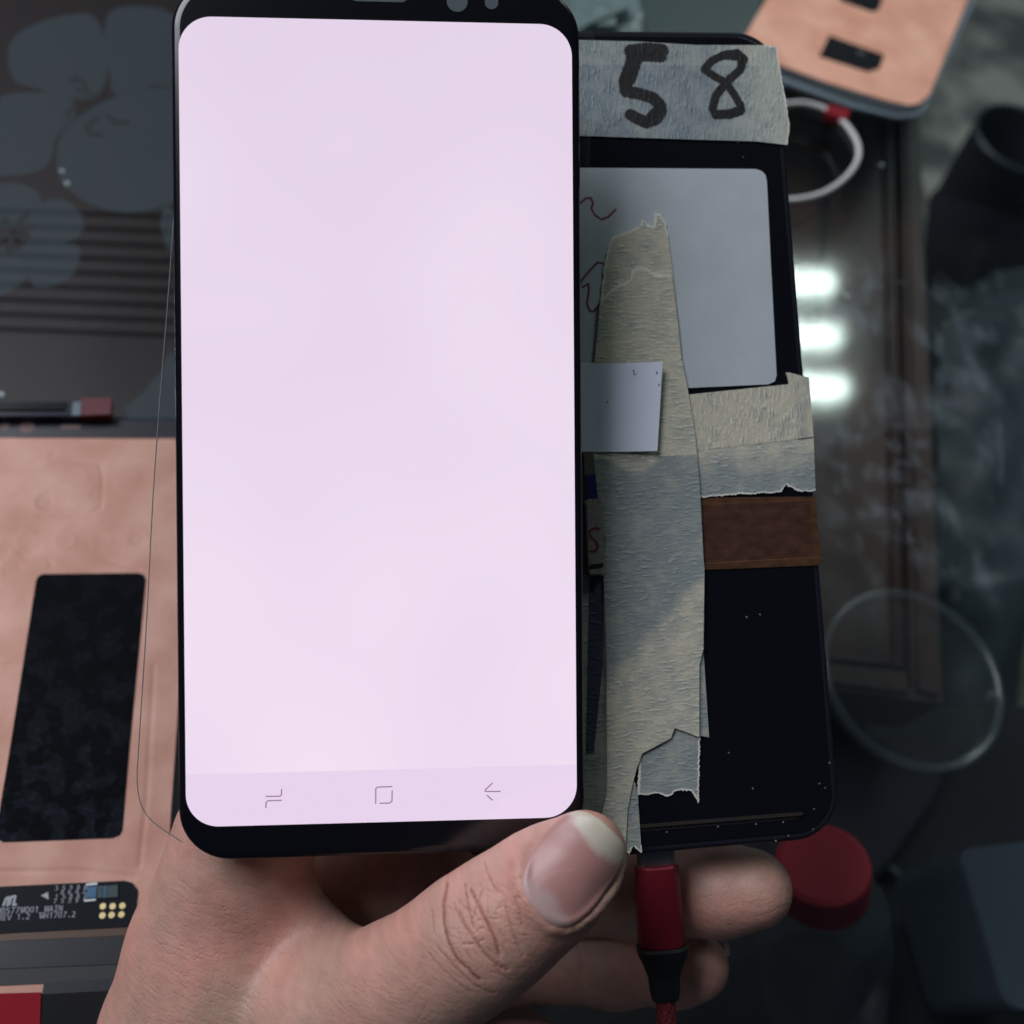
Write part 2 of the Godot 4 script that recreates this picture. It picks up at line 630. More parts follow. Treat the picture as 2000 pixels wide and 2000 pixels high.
# ---------------------------------------------------------------- the counter
func make_counter() -> void:
	var top := Node3D.new()
	top.name = "glass_counter_top"
	add_child(top)
	tag(top, "clear glass counter top with frosted flower print and dust smears", "counter top", "", "structure")
	var b := box(Vector3(1600, 1200, 6))
	var g := mesh_node("glass_pane", b, M.table_glass, top)
	g.rotation.x = -PI / 2
	g.position = Vector3(0.1, -0.003, -0.2)
	# frosted flowers: [centre px, petals as outlines in px, stamens]
	var flowers := [
		[[[30, 455], [-40, 420, -30, 370, 10, 358, 50, 362, 80, 385, 78, 412, 60, 440, 30, 455]],
		 [[30, 455], [70, 415, 95, 390, 125, 390, 155, 415, 164, 440, 150, 465, 110, 475, 60, 470]],
		 [[30, 455], [60, 472, 110, 474, 150, 478, 156, 500, 140, 540, 100, 560, 70, 560, 55, 540, 40, 490]],
		 [[30, 455], [40, 490, 56, 525, 40, 555, 0, 580, -50, 590, -60, 540, -20, 490]]],
		[[[195, 200], [116, 272, 112, 330, 132, 368, 190, 404, 250, 416, 310, 406, 345, 385, 380, 300, 370, 190, 300, 170, 220, 190, 150, 230]],
		 [[195, 200], [104, 284, 102, 305, 88, 325, 60, 338, 0, 343, -60, 330, -80, 250, 0, 190, 80, 180, 140, 196, 146, 226, 112, 264]],
		 [[195, 200], [140, 192, 80, 176, 24, 150, 22, 80, 80, 42, 170, 26, 200, 60, 212, 130, 190, 186]],
		 [[195, 200], [214, 140, 204, 60, 220, 20, 270, 12, 330, 24, 390, 80, 380, 170, 300, 166, 226, 184]]],
		[[[420, 440], [330, 405, 314, 430, 318, 460, 335, 490, 400, 490]],
		 [[430, 800], [345, 690, 310, 730, 275, 770, 238, 812, 340, 830, 430, 830]]],
	]
	for f in flowers:
		for p in f:
			var out := smooth_poly(table.poly(p[1], 0.25), 5)
			var petal := mesh_node("frosted_petal", sheet(out, 0.05, 0.25), M.frosted, top)
			petal.rotation.x = -PI / 2
	var st := [[25, 455, 8, 430, 12, 425], [28, 455, 40, 430, 55, 418], [32, 456, 62, 440, 66, 445], [30, 462, 50, 468, 66, 470], [22, 468, 18, 490, 22, 500], [22, 462, 2, 465, -8, 470],
		[170, 168, 150, 150, 140, 160], [190, 190, 160, 175, 150, 178], [190, 232, 170, 245, 175, 262, 198, 264], [210, 225, 225, 240, 250, 238], [150, 205, 135, 215, 132, 225]]
	for s in st:
		var m := stroke_mesh(table.poly(s, 0.3), 1.5, 0.26, 0.31)
		var o := mesh_node("flower_stamen", m, M.get("stamen", mat("stamen", lin(0.010, 0.011, 0.014), 0.7)), top)
		o.rotation.x = -PI / 2
	# dust and finger smears lying on the glass: matter with a ragged outline
	var w := 320
	var h := 480
	var a := noise_img(w, h, 0.012, 71, 5)
	var f2 := stretched(w, h, 1.0, 0.4, 0.035, 72, 5)
	var f3 := noise_img(w, h, 0.3, 73, 2)
	var d := PackedByteArray()
	d.resize(w * h * 4)
	for y in h:
		for x in w:
			var i := y * w + x
			var e := minf(minf(x, w - x) / 50.0, minf(y, h - y) / 60.0)
			var k := clampf((a[i] / 255.0 - 0.40) * 2.2, 0.0, 1.0) * (0.15 + clampf((f2[i] / 255.0 - 0.35) * 1.6, 0.0, 0.85)) * clampf(e, 0.0, 1.0)
			k *= 0.7 + 0.6 * (f3[i] / 255.0)
			d[i * 4] = 190
			d[i * 4 + 1] = 205
			d[i * 4 + 2] = 215
			d[i * 4 + 3] = clampi(int(k * 52.0), 0, 255)
	var dm := mat("dust", Color.WHITE, 0.9)
	dm.albedo_texture = tex_rgba(w, h, d)
	dm.transparency = BaseMaterial3D.TRANSPARENCY_ALPHA
	for q in [[[1540, 480, 1960, 480, 1960, 1240, 1540, 1240], 0.28], [[1560, 520, 1720, 500, 1720, 700, 1560, 720], 0.42], [[1590, 800, 1830, 790, 1830, 1100, 1600, 1090], 0.36]]:
		var s := mesh_node("dust_smear", sheet(table.poly(q[0], q[1]), q[1] - 0.01, q[1]), dm, top)
		s.rotation.x = -PI / 2
	for q in [[121, 333, 8], [130, 358, 9], [4, 770, 10], [1722, 322, 6], [1654, 578, 8]]:
		var c := table.px(q[0], q[1], 0.4)
		var p := PackedVector2Array()
		for k in 9:
			p.append(c + Vector2.from_angle(TAU * k / 9) * q[2] * 0.12 * rng.randf_range(0.5, 1.2) * (Vector2(0.6, 1.0) if q[2] > 9 else Vector2.ONE))
		mesh_node("glue_speck", sheet(p, 0.05, 0.5), M.get("speck", mat("speck", lin(0.30, 0.36, 0.37), 0.4)), top).rotation.x = -PI / 2

func wood(called: String, a: Color, b: Color, sd: int) -> StandardMaterial3D:
	var w := 256
	var g := stretched(w, w, 1.0, 0.06, 0.05, sd, 5)
	var f := noise_img(w, w, 0.02, sd + 1, 4)
	var d := PackedByteArray()
	d.resize(w * w * 3)
	for i in w * w:
		var c := a.lerp(b, clampf(g[i] / 255.0 * 0.8 + (f[i] / 255.0 - 0.5) * 0.9 + 0.1, 0.0, 1.0))
		d[i * 3] = int(c.r * 255.0)
		d[i * 3 + 1] = int(c.g * 255.0)
		d[i * 3 + 2] = int(c.b * 255.0)
	var m := mat(called, Color.WHITE, 0.5)
	m.albedo_texture = tex_rgb(w, w, d)
	return m

func flat_box(called: String, p: PackedVector2Array, z0: float, z1: float, m: Material, parent: Node, bev := 0.0) -> MeshInstance3D:
	var b := Mb.new()
	sheet_into(b, p, z0, z1, Rect2(), bev)
	var o := mesh_node(called, b.done(), m, parent)
	if parent == self or parent.get_parent() == self and parent is Node3D and parent.transform.is_equal_approx(Transform3D()):
		o.rotation.x = -PI / 2
	return o

func make_under_glass() -> void:
	# shelf under the glass
	var stone := speckled("shelf_stone", 512, 512, Color(0.27, 0.29, 0.28), Color(0.56, 0.57, 0.53), 0.012, 5, 0.8, 2.2)
	var shelf := flat_box("shelf_floor", table.poly([-900, -700, 3200, -700, 3200, 3000, -900, 3000], -150), -158, -150, stone, self)
	tag(shelf, "mottled grey shelf floor showing through the glass beside the wooden door", "shelf floor", "", "structure")
	stone.uv1_scale = Vector3(5, 5, 1)
	# dark wooden slats on the near side
	var wd := wood("slat_wood", Color(0.115, 0.075, 0.065), Color(0.165, 0.115, 0.10), 31)
	var board := thing("slatted_board", "dark brown slatted wooden board under the glass below the flower print", "board")
	flat_box("board", table.poly([-900, -600, 1010, -600, 1010, 2400, -900, 2400], -66), -76, -66, wd, board)
	for k in 9:
		var y := 392.0 + 29.0 * k
		var p := table.poly([-260, y - 17, 900, y + 29, 900, y + 52, -260, y + 6], -64.7)
		flat_box("slat", p, -65.9, -64.7, wd, board, 0.5)
	# wooden cabinet door seen flat through the glass
	var dw := wood("door_wood", Color(0.165, 0.105, 0.09), Color(0.24, 0.165, 0.145), 47)
	var door := thing("cabinet_door", "brown framed cabinet door lying under the glass behind the white cable loop", "cabinet door")
	flat_box("door_panel", table.poly([1330, 120, 1752, 120, 1775, 1300, 1330, 1260], -42), -60, -42, dw, door)
	flat_box("stile", table.poly([1764, 60, 1792, 60, 1846, 1370, 1786, 1352], -34), -60, -34, dw, door, 1.5)
	flat_box("rail", table.poly([1330, 1262, 1774, 1308, 1784, 1352, 1844, 1371, 1330, 1300], -33.7), -60, -33.7, dw, door, 1.5)
	flat_box("moulding", table.poly([1728, 60, 1741, 60, 1768, 1300, 1754, 1298], -38), -41.9, -38, dw, door, 1.0)
	flat_box("moulding", table.poly([1612, 240, 1624, 240, 1606, 620, 1592, 620], -39), -41.9, -39, M.black_matt, door, 0.5)
	# things on the shelf past the door
	var bag := thing("plastic_bag", "crumpled dark teal plastic bag under the glass next to the cabinet door", "bag")
	var nz := FastNoiseLite.new()
	nz.seed = 8
	nz.frequency = 0.018
	nz.fractal_octaves = 2
	var bm := mat("bag_plastic", lin(0.045, 0.066, 0.075), 0.5)
	var q: Array = [table.px(1790, 470, -70), table.px(2140, 380, -70), table.px(2140, 1330, -70), table.px(1800, 1330, -70)]
	mesh_node("bag_film", patch(func(u, v):
		var c: Vector2 = q[3].lerp(q[2], u).lerp(q[0].lerp(q[1], u), v)
		var e := minf(minf(u, 1 - u), minf(v, 1 - v))
		return Vector3(c.x, c.y, -118 + 34 * clampf(e * 5, 0, 1) + nz.get_noise_2d(c.x, c.y) * 9.0), 70, 90), bm, bag).rotation.x = -PI / 2
	var bowl_at := table.px(1998, 268, -100)
	var bowl := thing("round_tub", "black round plastic tub with a pale rim on the mottled shelf", "tub", Transform3D(table.b, table.at(bowl_at.x, bowl_at.y, -150)))
	var c30 := disc(1.0, 40)
	mesh_node("tub_body", loft([[scaled(c30, 22), 0.0], [scaled(c30, 26), 48.0], [scaled(c30, 24.5), 48.0], [scaled(c30, 21), 3.0]]), M.black_matt, bowl)
	var ring := []
	for k in 41:
		ring.append(Vector3(cos(TAU * k / 40), sin(TAU * k / 40), 0) * 26.0 + Vector3(0, 0, 48.6))
	mesh_node("rim", tube(PackedVector3Array(ring), 1.4, 8, false), mat("tub_rim", lin(0.03, 0.045, 0.055), 0.3), bowl)
	var dark := thing("cloth_pouch", "matt black cloth pouch beside the round tub on the shelf", "pouch")
	var qa: Array = [table.px(1850, 330, -130), table.px(2080, 130, -130), table.px(2080, 560, -130), table.px(1810, 700, -130)]
	mesh_node("pouch_cloth", patch(func(u, v):
		var c: Vector2 = qa[3].lerp(qa[2], u).lerp(qa[0].lerp(qa[1], u), v)
		var e := minf(minf(u, 1 - u), minf(v, 1 - v))
		return Vector3(c.x, c.y, -149 + 20 * sqrt(clampf(e * 3, 0, 1)) + nz.get_noise_2d(c.x * 0.6, c.y * 0.6) * 5.0 * clampf(e * 6, 0, 1)), 30, 30), M.black_matt, dark).rotation.x = -PI / 2
	# round clear lid
	var lid_at := table.px(1782, 1322, -27)
	var lid := thing("round_clear_lid", "round clear plastic lid with a pale rim over the cabinet door corner", "lid", Transform3D(table.b, table.at(lid_at.x, lid_at.y, -33)))
	var lid_rim := mat("lid_rim", Color(0.6, 0.7, 0.75, 0.06), 0.2)
	lid_rim.transparency = BaseMaterial3D.TRANSPARENCY_ALPHA
	mesh_node("lid_disc", loft([[scaled(c30, 25.5), 0.0], [scaled(c30, 26.2), 6.0]]), M.clear_film, lid)
	ring = []
	for k in 61:
		ring.append(Vector3(cos(TAU * k / 60), sin(TAU * k / 60), 0) * 26.3 + Vector3(0, 0, 6.3))
	mesh_node("rim", tube(PackedVector3Array(ring), 1.2, 10, false), lid_rim, lid)
	# bottle with a red cap
	var cap_at := table.px(1606, 1686, -14)
	var lean := table.b.rotated(Vector3(0, 0, 1), 0.34).rotated(Vector3(1, 0, 0), -0.42)
	var bt := thing("capped_bottle", "clear plastic bottle with a round red cap under the handset corner", "bottle", Transform3D(lean, table.at(cap_at.x, cap_at.y, -14) - lean.z * 0.055))
	mesh_node("bottle_body", loft([[scaled(c30, 17), -20.0], [scaled(c30, 17.5), 20.0], [scaled(c30, 16), 34.0], [scaled(c30, 10), 42.0], [scaled(c30, 9), 46.0]]), lid_rim, bt)
	mesh_node("cap", loft([[scaled(c30, 11.4), 44.0], [scaled(c30, 11.6), 53.0], [scaled(c30, 11.2), 54.6], [scaled(c30, 9.8), 55.2]]), mat("cap_red", lin(0.44, 0.02, 0.045), 0.7), bt)
	var bx_at := table.px(2030, 1800, -24)
	var bx := thing("plastic_box", "translucent grey plastic box with rounded corners beside the bottle", "box", Transform3D(table.b.rotated(Vector3.UP, 0.12), table.at(bx_at.x, bx_at.y, -60)))
	var bp := mat("box_plastic", lin(0.05, 0.068, 0.085), 0.3)
	mesh_node("box_body", loft([[round_rect(33, 38, 5), 0.0], [round_rect(34, 39, 5), 36.0], [round_rect(33, 38, 5), 37.0]]), bp, bx)
	mesh_node("lid_ridge", loft([[round_rect(4, 30, 1.9), 37.0], [round_rect(3, 29, 1.4), 38.5]]), bp, bx).position.x = 0.004
	var tray := flat_box("drawer_liner", table.poly([1400, 1380, 2600, 1380, 2600, 2700, 300, 2700, 300, 2060, 1000, 1380], -75), -80, -75, mat("liner", lin(0.008, 0.0095, 0.014), 0.7), self)
	tag(tray, "black drawer liner under the glass below the bottle", "drawer liner", "", "structure")
	var pad := thing("foam_pad", "dark grey foam pad on the drawer liner below the clear lid", "pad")
	flat_box("foam", table.poly([1560, 1440, 1880, 1440, 1830, 1560, 1740, 1690, 1690, 1740, 1500, 1740], -66), -74.9, -66, mat("foam", lin(0.022, 0.022, 0.032), 0.9), pad, 1.5)
	for k in 2:
		var at := table.px([1754, 1806][k], [1692, 1711][k], -68)
		var o := thing("plastic_plug", "small grey plastic plug lying on the drawer liner", "plug", Transform3D(table.b.rotated(Vector3.UP, 0.9), table.at(at.x, at.y, -74.9)), "small plugs on the liner")
		mesh_node("plug_body", loft([[round_rect(3.2, 6, 1.5), 0.0], [round_rect(3.4, 6.2, 1.6), 3.0], [round_rect(2.4, 5, 1.1), 4.0]]), mat("plug_grey", lin(0.07, 0.09, 0.10), 0.5), o)

# ---------------------------------------------------------------- copper backed display panels
func copper_material(called: String, r: Rect2, marks: Array, sd: int, tint: Color) -> StandardMaterial3D:
	var w := 512
	var h := clampi(int(512 * r.size.y / r.size.x), 128, 1024)
	var n := noise_img(w, h, 0.012, sd, 4)
	var g := noise_img(w, h, 0.25, sd + 1, 2)
	var wave := stretched(w, h, 1.0, 0.12, 0.02, sd + 2, 3)
	var d := PackedByteArray()
	d.resize(w * h * 3)
	var hm := PackedByteArray()
	hm.resize(w * h)
	var field := PackedFloat32Array()
	field.resize(w * h)
	var ppm := w / r.size.x
	for m in marks:                                   # [centre or line as unit coords, radius or half width px, height]
		var l: PackedVector2Array = scale_line(m[0], w, h)
		var bb := bounds(l).grow(m[1] * ppm + 6)
		for y in range(maxi(0, int(bb.position.y)), mini(h, int(bb.end.y))):
			for x in range(maxi(0, int(bb.position.x)), mini(w, int(bb.end.x))):
				var dist := line_dist(Vector2(x, y), l) if l.size() > 1 else l[0].distance_to(Vector2(x, y))
				field[y * w + x] += m[2] * smoothstep(m[1] * ppm + 3.0, m[1] * ppm - 3.0, dist)
	for i in w * h:
		var k := (n[i] / 255.0 - 0.5) * 0.22 + (g[i] / 255.0 - 0.5) * 0.05
		d[i * 3] = clampi(int(tint.r * (1.0 + k * 0.6) * 255.0), 0, 255)
		d[i * 3 + 1] = clampi(int(tint.g * (1.0 + k) * 255.0), 0, 255)
		d[i * 3 + 2] = clampi(int(tint.b * (1.0 + k * 1.2) * 255.0), 0, 255)
		hm[i] = clampi(int(110 + field[i] * 72.0 + (wave[i] - 128) * 0.06 + (n[i] - 128) * 0.10), 0, 255)
	var m := mat(called, Color.WHITE, 0.58, 0.3)
	m.albedo_texture = tex_rgb(w, h, d)
	bumpy(m, tex_l(w, h, hm), 0.05)
	return m

func smudged_reflecting_black(called: String, sd: int) -> StandardMaterial3D:
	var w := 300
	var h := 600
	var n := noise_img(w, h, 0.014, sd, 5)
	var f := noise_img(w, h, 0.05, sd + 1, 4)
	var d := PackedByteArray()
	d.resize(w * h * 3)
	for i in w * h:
		var k := clampf((n[i] / 255.0 - 0.47) * 9.0, 0.0, 1.0) * 0.6 + clampf((f[i] / 255.0 - 0.56) * 8.0, 0.0, 1.0) * 0.4  # grey blotches: smudges, plus flower reflections imitated in the pad's colour
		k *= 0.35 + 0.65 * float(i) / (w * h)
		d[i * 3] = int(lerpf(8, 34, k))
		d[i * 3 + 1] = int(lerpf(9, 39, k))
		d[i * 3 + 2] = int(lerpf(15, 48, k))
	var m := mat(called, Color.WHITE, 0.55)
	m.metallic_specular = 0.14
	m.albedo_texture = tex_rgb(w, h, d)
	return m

func printed(text: String, size_mm: float, m: Material, parent: Node, at: Vector3, turn: float, label: String) -> void:
	var t := TextMesh.new()
	t.text = text
	var f := SystemFont.new()
	f.font_names = PackedStringArray(["Droid Sans Mono"])
	t.font = f
	t.font_size = 32
	t.pixel_size = 0.001
	t.depth = 0.001
	t.horizontal_alignment = HORIZONTAL_ALIGNMENT_LEFT
	var o := mesh_node("printed_text", t, m, parent, label)
	o.rotation.z = turn
	o.scale = Vector3.ONE * size_mm * 1.3 * 0.001 / 0.032
	o.position = at * 0.001

func make_left_panel() -> void:
	var T := Transform3D(table.b, Vector3.ZERO)
	var o := thing("copper_backed_display", "phone display lying face down, copper back, long black pad and circuit board", "display panel", T)
	var z := 1.2
	var outline := table.poly([-420, 811, 396, 815, 342, 1660, 318, 2060, -620, 2060], 0.6)
	mesh_node("glass_edge", sheet(outline, 0.05, 0.6), M.dark_glass_edge, o)
	mesh_node("front_glass", sheet(table.poly([-420, 814, 393, 818, 338, 1658, 312, 2060, -620, 2060], z - 0.2), 0.61, z - 0.2), M.black_gloss, o)
	# top bar with its openings
	mesh_node("top_bezel", sheet(table.poly([-420, 816, 391, 820, 388, 855, -420, 852], z), z - 0.19, z), M.black_frame, o)
	for q in [[10, 834, 8.5, 8.5], [53, 834, 13.5, 12]]:
		var c := table.px(q[0], q[1], z)
		var p := disc(q[2] * 0.13, 20)
		var hole := mesh_node("sensor_opening", sheet(p, 0.0, 0.08), M.get("hole_tan", mat("hole_tan", lin(0.20, 0.12, 0.11), 0.6)), o)
		hole.position = Vector3(c.x, c.y, z) * 0.001
	mesh_node("earpiece_slot", sheet(table.poly([118, 832, 122, 829, 155, 829, 159, 834, 155, 839, 120, 838], z), z, z + 0.06), M.hole_tan, o)
	mesh_node("earpiece_slot", sheet(table.poly([161, 832, 186, 832, 188, 836, 161, 838], z), z, z + 0.05), mat("slot_dark", lin(0.04, 0.028, 0.035), 0.6), o)
	# copper foil with the relief of what lies under it
	var cp := table.poly([-420, 853, 384, 857, 330, 1640, 310, 2060, -620, 2060], z + 0.1)
	var r := bounds(cp)
	var marks := []
	for q in [[52, 1056, 20, 0.35], [52, 1056, 15, -0.3], [126, 1056, 20, 0.35], [126, 1056, 15, -0.3], [198, 1054, 20, 0.3], [198, 1054, 15, -0.25], [268, 1052, 14, -0.4], [87, 980, 15, -0.8], [6, 1080, 12, -0.4], [24, 1110, 16, -0.4], [284, 930, 13, -0.3], [50, 1078, 13, -0.3], [105, 885, 8, -0.4], [184, 966, 8, -0.3]]:
		marks.append([to_unit(PackedVector2Array([table.px(q[0], q[1], z)]), r), q[2] * 0.128, q[3]])
	for l in [[-20, 1008, 175, 1006, 197, 990, 200, 930, 194, 906, 100, 900], [100, 1105, 95, 1093, 180, 1088, 215, 1096, 270, 1112], [-20, 1702, 150, 1700, 262, 1712], [272, 1690, 282, 1600, 286, 1560, 300, 1300], [-20, 1300, 40, 1296]]:
		marks.append([to_unit(table.poly(l, z), r), 0.45, -0.55])
	var cm := copper_material("copper_foil", r, marks, 11, Color(0.77, 0.585, 0.515))
	mesh_node("copper_foil", sheet(cp, z - 0.19, z + 0.1, r), cm, o)
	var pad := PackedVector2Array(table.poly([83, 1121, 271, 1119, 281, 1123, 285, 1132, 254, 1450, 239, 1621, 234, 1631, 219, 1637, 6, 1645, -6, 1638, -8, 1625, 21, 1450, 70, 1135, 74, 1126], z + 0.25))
	mesh_node("black_pad", sheet(pad, z + 0.1, z + 0.25), smudged_reflecting_black("pad_smudge_reflection", 21), o, "black pad with grey smudges and painted-in reflections")
	# circuit board at the bottom
	var zb := z + 0.5
	var pcb := mesh_node("circuit_board", sheet(table.poly([-300, 1746, 243, 1720, 258, 1724, 268, 1738, 262, 1810, -300, 1838], zb), z + 0.1, zb), M.pcb_black, o, "black circuit board with white print and gold dots")
	for q in [[201, 1770], [220, 1770], [239, 1769], [200, 1788], [218, 1787], [237, 1786]]:
		var c := table.px(q[0], q[1], zb)
		mesh_node("gold_dot", sheet(disc(0.62, 14), 0.0, 0.06), M.gold, pcb).position = Vector3(c.x, c.y, zb) * 0.001
	for q in [[[170, 1732, 189, 1731, 187, 1753, 168, 1754], "blue_part"], [[203, 1730, 207, 1730, 206, 1753, 202, 1754], "blue_part"], [[190, 1730, 202, 1730, 201, 1753, 189, 1754], "green_part"], [[208, 1730, 230, 1728, 230, 1752, 207, 1753], "green_part"],
		[[168, 1725, 190, 1723, 190, 1728, 168, 1730], "solder"], [[163, 1757, 187, 1755, 187, 1759, 165, 1761], "solder"]]:
		mesh_node("component", sheet(table.poly(q[0], zb + 0.4), zb, zb + 0.4), M[q[1]], pcb)
	var dir := table.px(262, 1772, zb) - table.px(0, 1784, zb)
	var turn := dir.angle()
	var p1 := table.px(-27, 1781, zb)
	var p2 := table.px(-4, 1793, zb)
	printed("[AMB577MQ01_MAIN", 1.15, M.silk, pcb, Vector3(p1.x, p1.y, zb + 0.05), turn, "small white part number print")
	printed("REV 1.2  WH1707.2", 1.1, M.silk, pcb, Vector3(p2.x, p2.y, zb + 0.05), turn, "small white revision print")
	for k in 4:
		var pk := table.px(107 - (k % 2) * 3, 1735 + 8.5 * k, zb)
		printed(["3 5 9 8 6", "  8 6 4 2", "1 5 8 6 8", "7 5 3 9 1"][k], 0.9, M.silk, pcb, Vector3(pk.x, pk.y, zb + 0.05), turn, "tiny white digits")
	mesh_node("arrow_print", sheet(table.poly([80, 1749, 94, 1742, 95, 1757], zb), zb, zb + 0.05), M.silk, pcb)
	for l in [[6, 1770, 12, 1755, 18, 1752, 14, 1770], [18, 1768, 22, 1752, 30, 1750, 26, 1768, 33, 1766]]:
		mesh_node("emblem_print", stroke_mesh(table.poly(l, zb), 0.45, zb, zb + 0.05), M.silk, pcb)
	# flex tails under the board
	var amber := mat("flex_amber", lin(0.10, 0.055, 0.03), 0.35)
	mesh_node("flex_tail", sheet(table.poly([-300, 1840, 261, 1811, 262, 1826, -300, 1852], z + 0.4), z + 0.1, z + 0.4), amber, o)
	mesh_node("flex_tail", sheet(table.poly([-300, 1853, 258, 1827, 248, 1882, -300, 1904], z + 0.6), z + 0.1, z + 0.6), mat("flex_dark", lin(0.011, 0.013, 0.018), 0.35), o)
	mesh_node("flex_tail", sheet(table.poly([-300, 1905, 247, 1883, 240, 1915, 85, 1921, -300, 1938], z + 0.35), z + 0.1, z + 0.35), mat("flex_grey", lin(0.016, 0.018, 0.02), 0.5), o)
	mesh_node("flex_tail", sheet(table.poly([86, 1918, 240, 1911, 236, 1934, 82, 1942], z + 0.55), z + 0.1, z + 0.55), M.flex_dark, o)
	mesh_node("black_cover", sheet(table.poly([82, 1943, 236, 1935, 210, 2060, 60, 2060], z + 0.5), z + 0.1, z + 0.5), M.black_matt, o)
	var tab := thing("red_pull_tab", "red adhesive pull tab at the foot of the copper backed display", "pull tab", T)
	mesh_node("tab", sheet(table.poly([-200, 1946, 80, 1938, 76, 2060, -200, 2060], z + 0.75), z + 0.36, z + 0.75), M.red_tape, tab)
	# a connector sleeve with a red tab above the top bar
	var cl := thing("connector_sleeve", "dark clear connector sleeve with a red tab above the copper backed display", "connector", T)
	mesh_node("sleeve", sheet(table.poly([-300, 783, 160, 783, 158, 812, -300, 812], 4.0), 0.05, 4.0), mat("sleeve", lin(0.022, 0.028, 0.042), 0.2), cl)
	mesh_node("sleeve_ridge", sheet(table.poly([-300, 786, 128, 786, 126, 800, -300, 799], 4.6), 4.0, 4.6), M.black_gloss, cl)
	mesh_node("clear_end", sheet(table.poly([142, 785, 158, 784, 157, 811, 140, 811], 4.3), 4.0, 4.3), mat("clear_end", lin(0.16, 0.20, 0.23), 0.25), cl)
	mesh_node("red_tab", sheet(table.poly([159, 777, 218, 777, 216, 809, 158, 811], 4.4), 0.05, 4.4), mat("tab_red", lin(0.11, 0.006, 0.012), 0.5), cl)

func make_upper_panel() -> void:
	var T := Transform3D(table.b, Vector3.ZERO)
	var o := thing("copper_backed_display", "phone display lying face down, plain copper back with two small black patches", "display panel", T)
	var z := 2.0
	mesh_node("glass_edge", sheet(smooth_corner(table.poly([1440, 120, 1533, 161, 1664, 208, 1752, 229, 1790, 226, 1808, 212, 1960, -120, 1520, -120], 1.2)), 0.05, 1.2), M.edge_glass, o)
	mesh_node("front_glass", sheet(smooth_corner(table.poly([1450, 112, 1530, 146, 1664, 196, 1750, 220, 1786, 217, 1801, 206, 1944, -120, 1530, -120], z - 0.2)), 1.21, z - 0.2), mat("blue_black", lin(0.022, 0.028, 0.042), 0.25), o)
	var cp := table.poly([1440, 96, 1524, 127, 1617, 161, 1726, 194, 1773, 205, 1792, 203, 1803, 196, 1816, 183, 1890, 0, 1938, -120, 1555, -120, 1496, 0], z)
	var r := bounds(cp)
	var cm := copper_material("copper_foil_plain", r, [[to_unit(table.poly([1790, 190, 1880, 0], z), r), 1.2, 0.6], [to_unit(table.poly([1580, 40, 1585, 42], z), r), 2.0, -0.5]], 17, Color(0.98, 0.72, 0.62))
	mesh_node("copper_foil", sheet(cp, z - 0.19, z, r), cm, o)
	mesh_node("black_patch", sheet(table.poly([1620, 69, 1727, 107, 1717, 134, 1706, 135, 1698, 140, 1600, 109], z + 0.3), z, z + 0.3), M.black_matt, o)
	var dot := table.px(1681, 104, z + 0.3)
	mesh_node("grey_button", sheet(disc(1.6, 16), 0.0, 0.3), mat("grey_button", lin(0.03, 0.035, 0.04), 0.4), o).position = Vector3(dot.x, dot.y, z + 0.3) * 0.001
	mesh_node("black_patch", sheet(table.poly([1630, -30, 1642, 0, 1700, 21, 1708, 22, 1716, 18, 1730, -20], z + 0.3), z, z + 0.3), M.black_matt, o)

func smooth_corner(p: PackedVector2Array) -> PackedVector2Array:
	return p

func make_white_cable() -> void:
	var o := thing("white_cable", "thin white cable looping out from behind the handset with a red tape band", "cable", Transform3D(table.b, Vector3.ZERO))
	var pts := []
	for q in [[1380, 250], [1450, 215], [1537, 203], [1574, 202], [1614, 214], [1648, 239], [1672, 273], [1677, 304], [1664, 333], [1636, 360], [1599, 380], [1546, 390], [1470, 388], [1390, 370]]:
		var c := table.px(q[0], q[1], 1.3)
		pts.append(Vector3(c.x, c.y, 1.3))
	mesh_node("cable", tube(curve3(pts, 10), 0.92, 14), M.white_cable, o)
	var a := table.px(1620, 201, 3.0)
	var b := table.px(1662, 214, 3.0)
	var c := table.px(1654, 231, 3.0)
	var d := table.px(1613, 217, 3.0)
	M.get("band_red", M.red_tape).metallic_specular = 0.2
	mesh_node("red_band", sheet(PackedVector2Array([a, b, c, d]), 0.1, 2.6), mat("band_red", lin(0.30, 0.008, 0.02), 0.9), o)

func make_loose_pieces() -> void:
	var T := Transform3D(table.b, Vector3.ZERO)
	var pouch := thing("plastic_packaging", "pale teal folded plastic packaging behind the top of the lit display", "packaging", T)
	var nz := FastNoiseLite.new()
	nz.seed = 4
	nz.frequency = 0.06
	var q: Array = [table.px(1010, -120, 4), table.px(1232, -120, 4), table.px(1262, 70, 4), table.px(1010, 78, 4)]
	mesh_node("pouch_film", patch(func(u, v):
		var c: Vector2 = q[3].lerp(q[2], u).lerp(q[0].lerp(q[1], u), v)
		return Vector3(c.x, c.y, 2.5 + nz.get_noise_2d(c.x, c.y) * 2.2), 30, 30), M.teal_pouch, pouch)
	mesh_node("fold", sheet(table.poly([1100, 62, 1130, 37, 1222, 4, 1230, 12, 1150, 44, 1110, 70], 7.0), 4.0, 6.5), M.teal_pouch, pouch)
	mesh_node("label_flap", sheet(table.poly([1155, 42, 1203, 28, 1205, 48, 1160, 46], 6.0), 3.0, 5.6), M.teal_pouch, pouch)
	var slab := thing("dark_glass_sheet", "dark teal glass sheet lying between the pale packaging and the plain copper panel", "glass sheet", T)
	mesh_node("sheet", sheet(table.poly([1243, -120, 1238, -20, 1241, 20, 1262, 60, 1300, 90, 1446, 100, 1480, 30, 1545, -120], 1.5), 0.05, 1.5), M.teal_dark, slab)

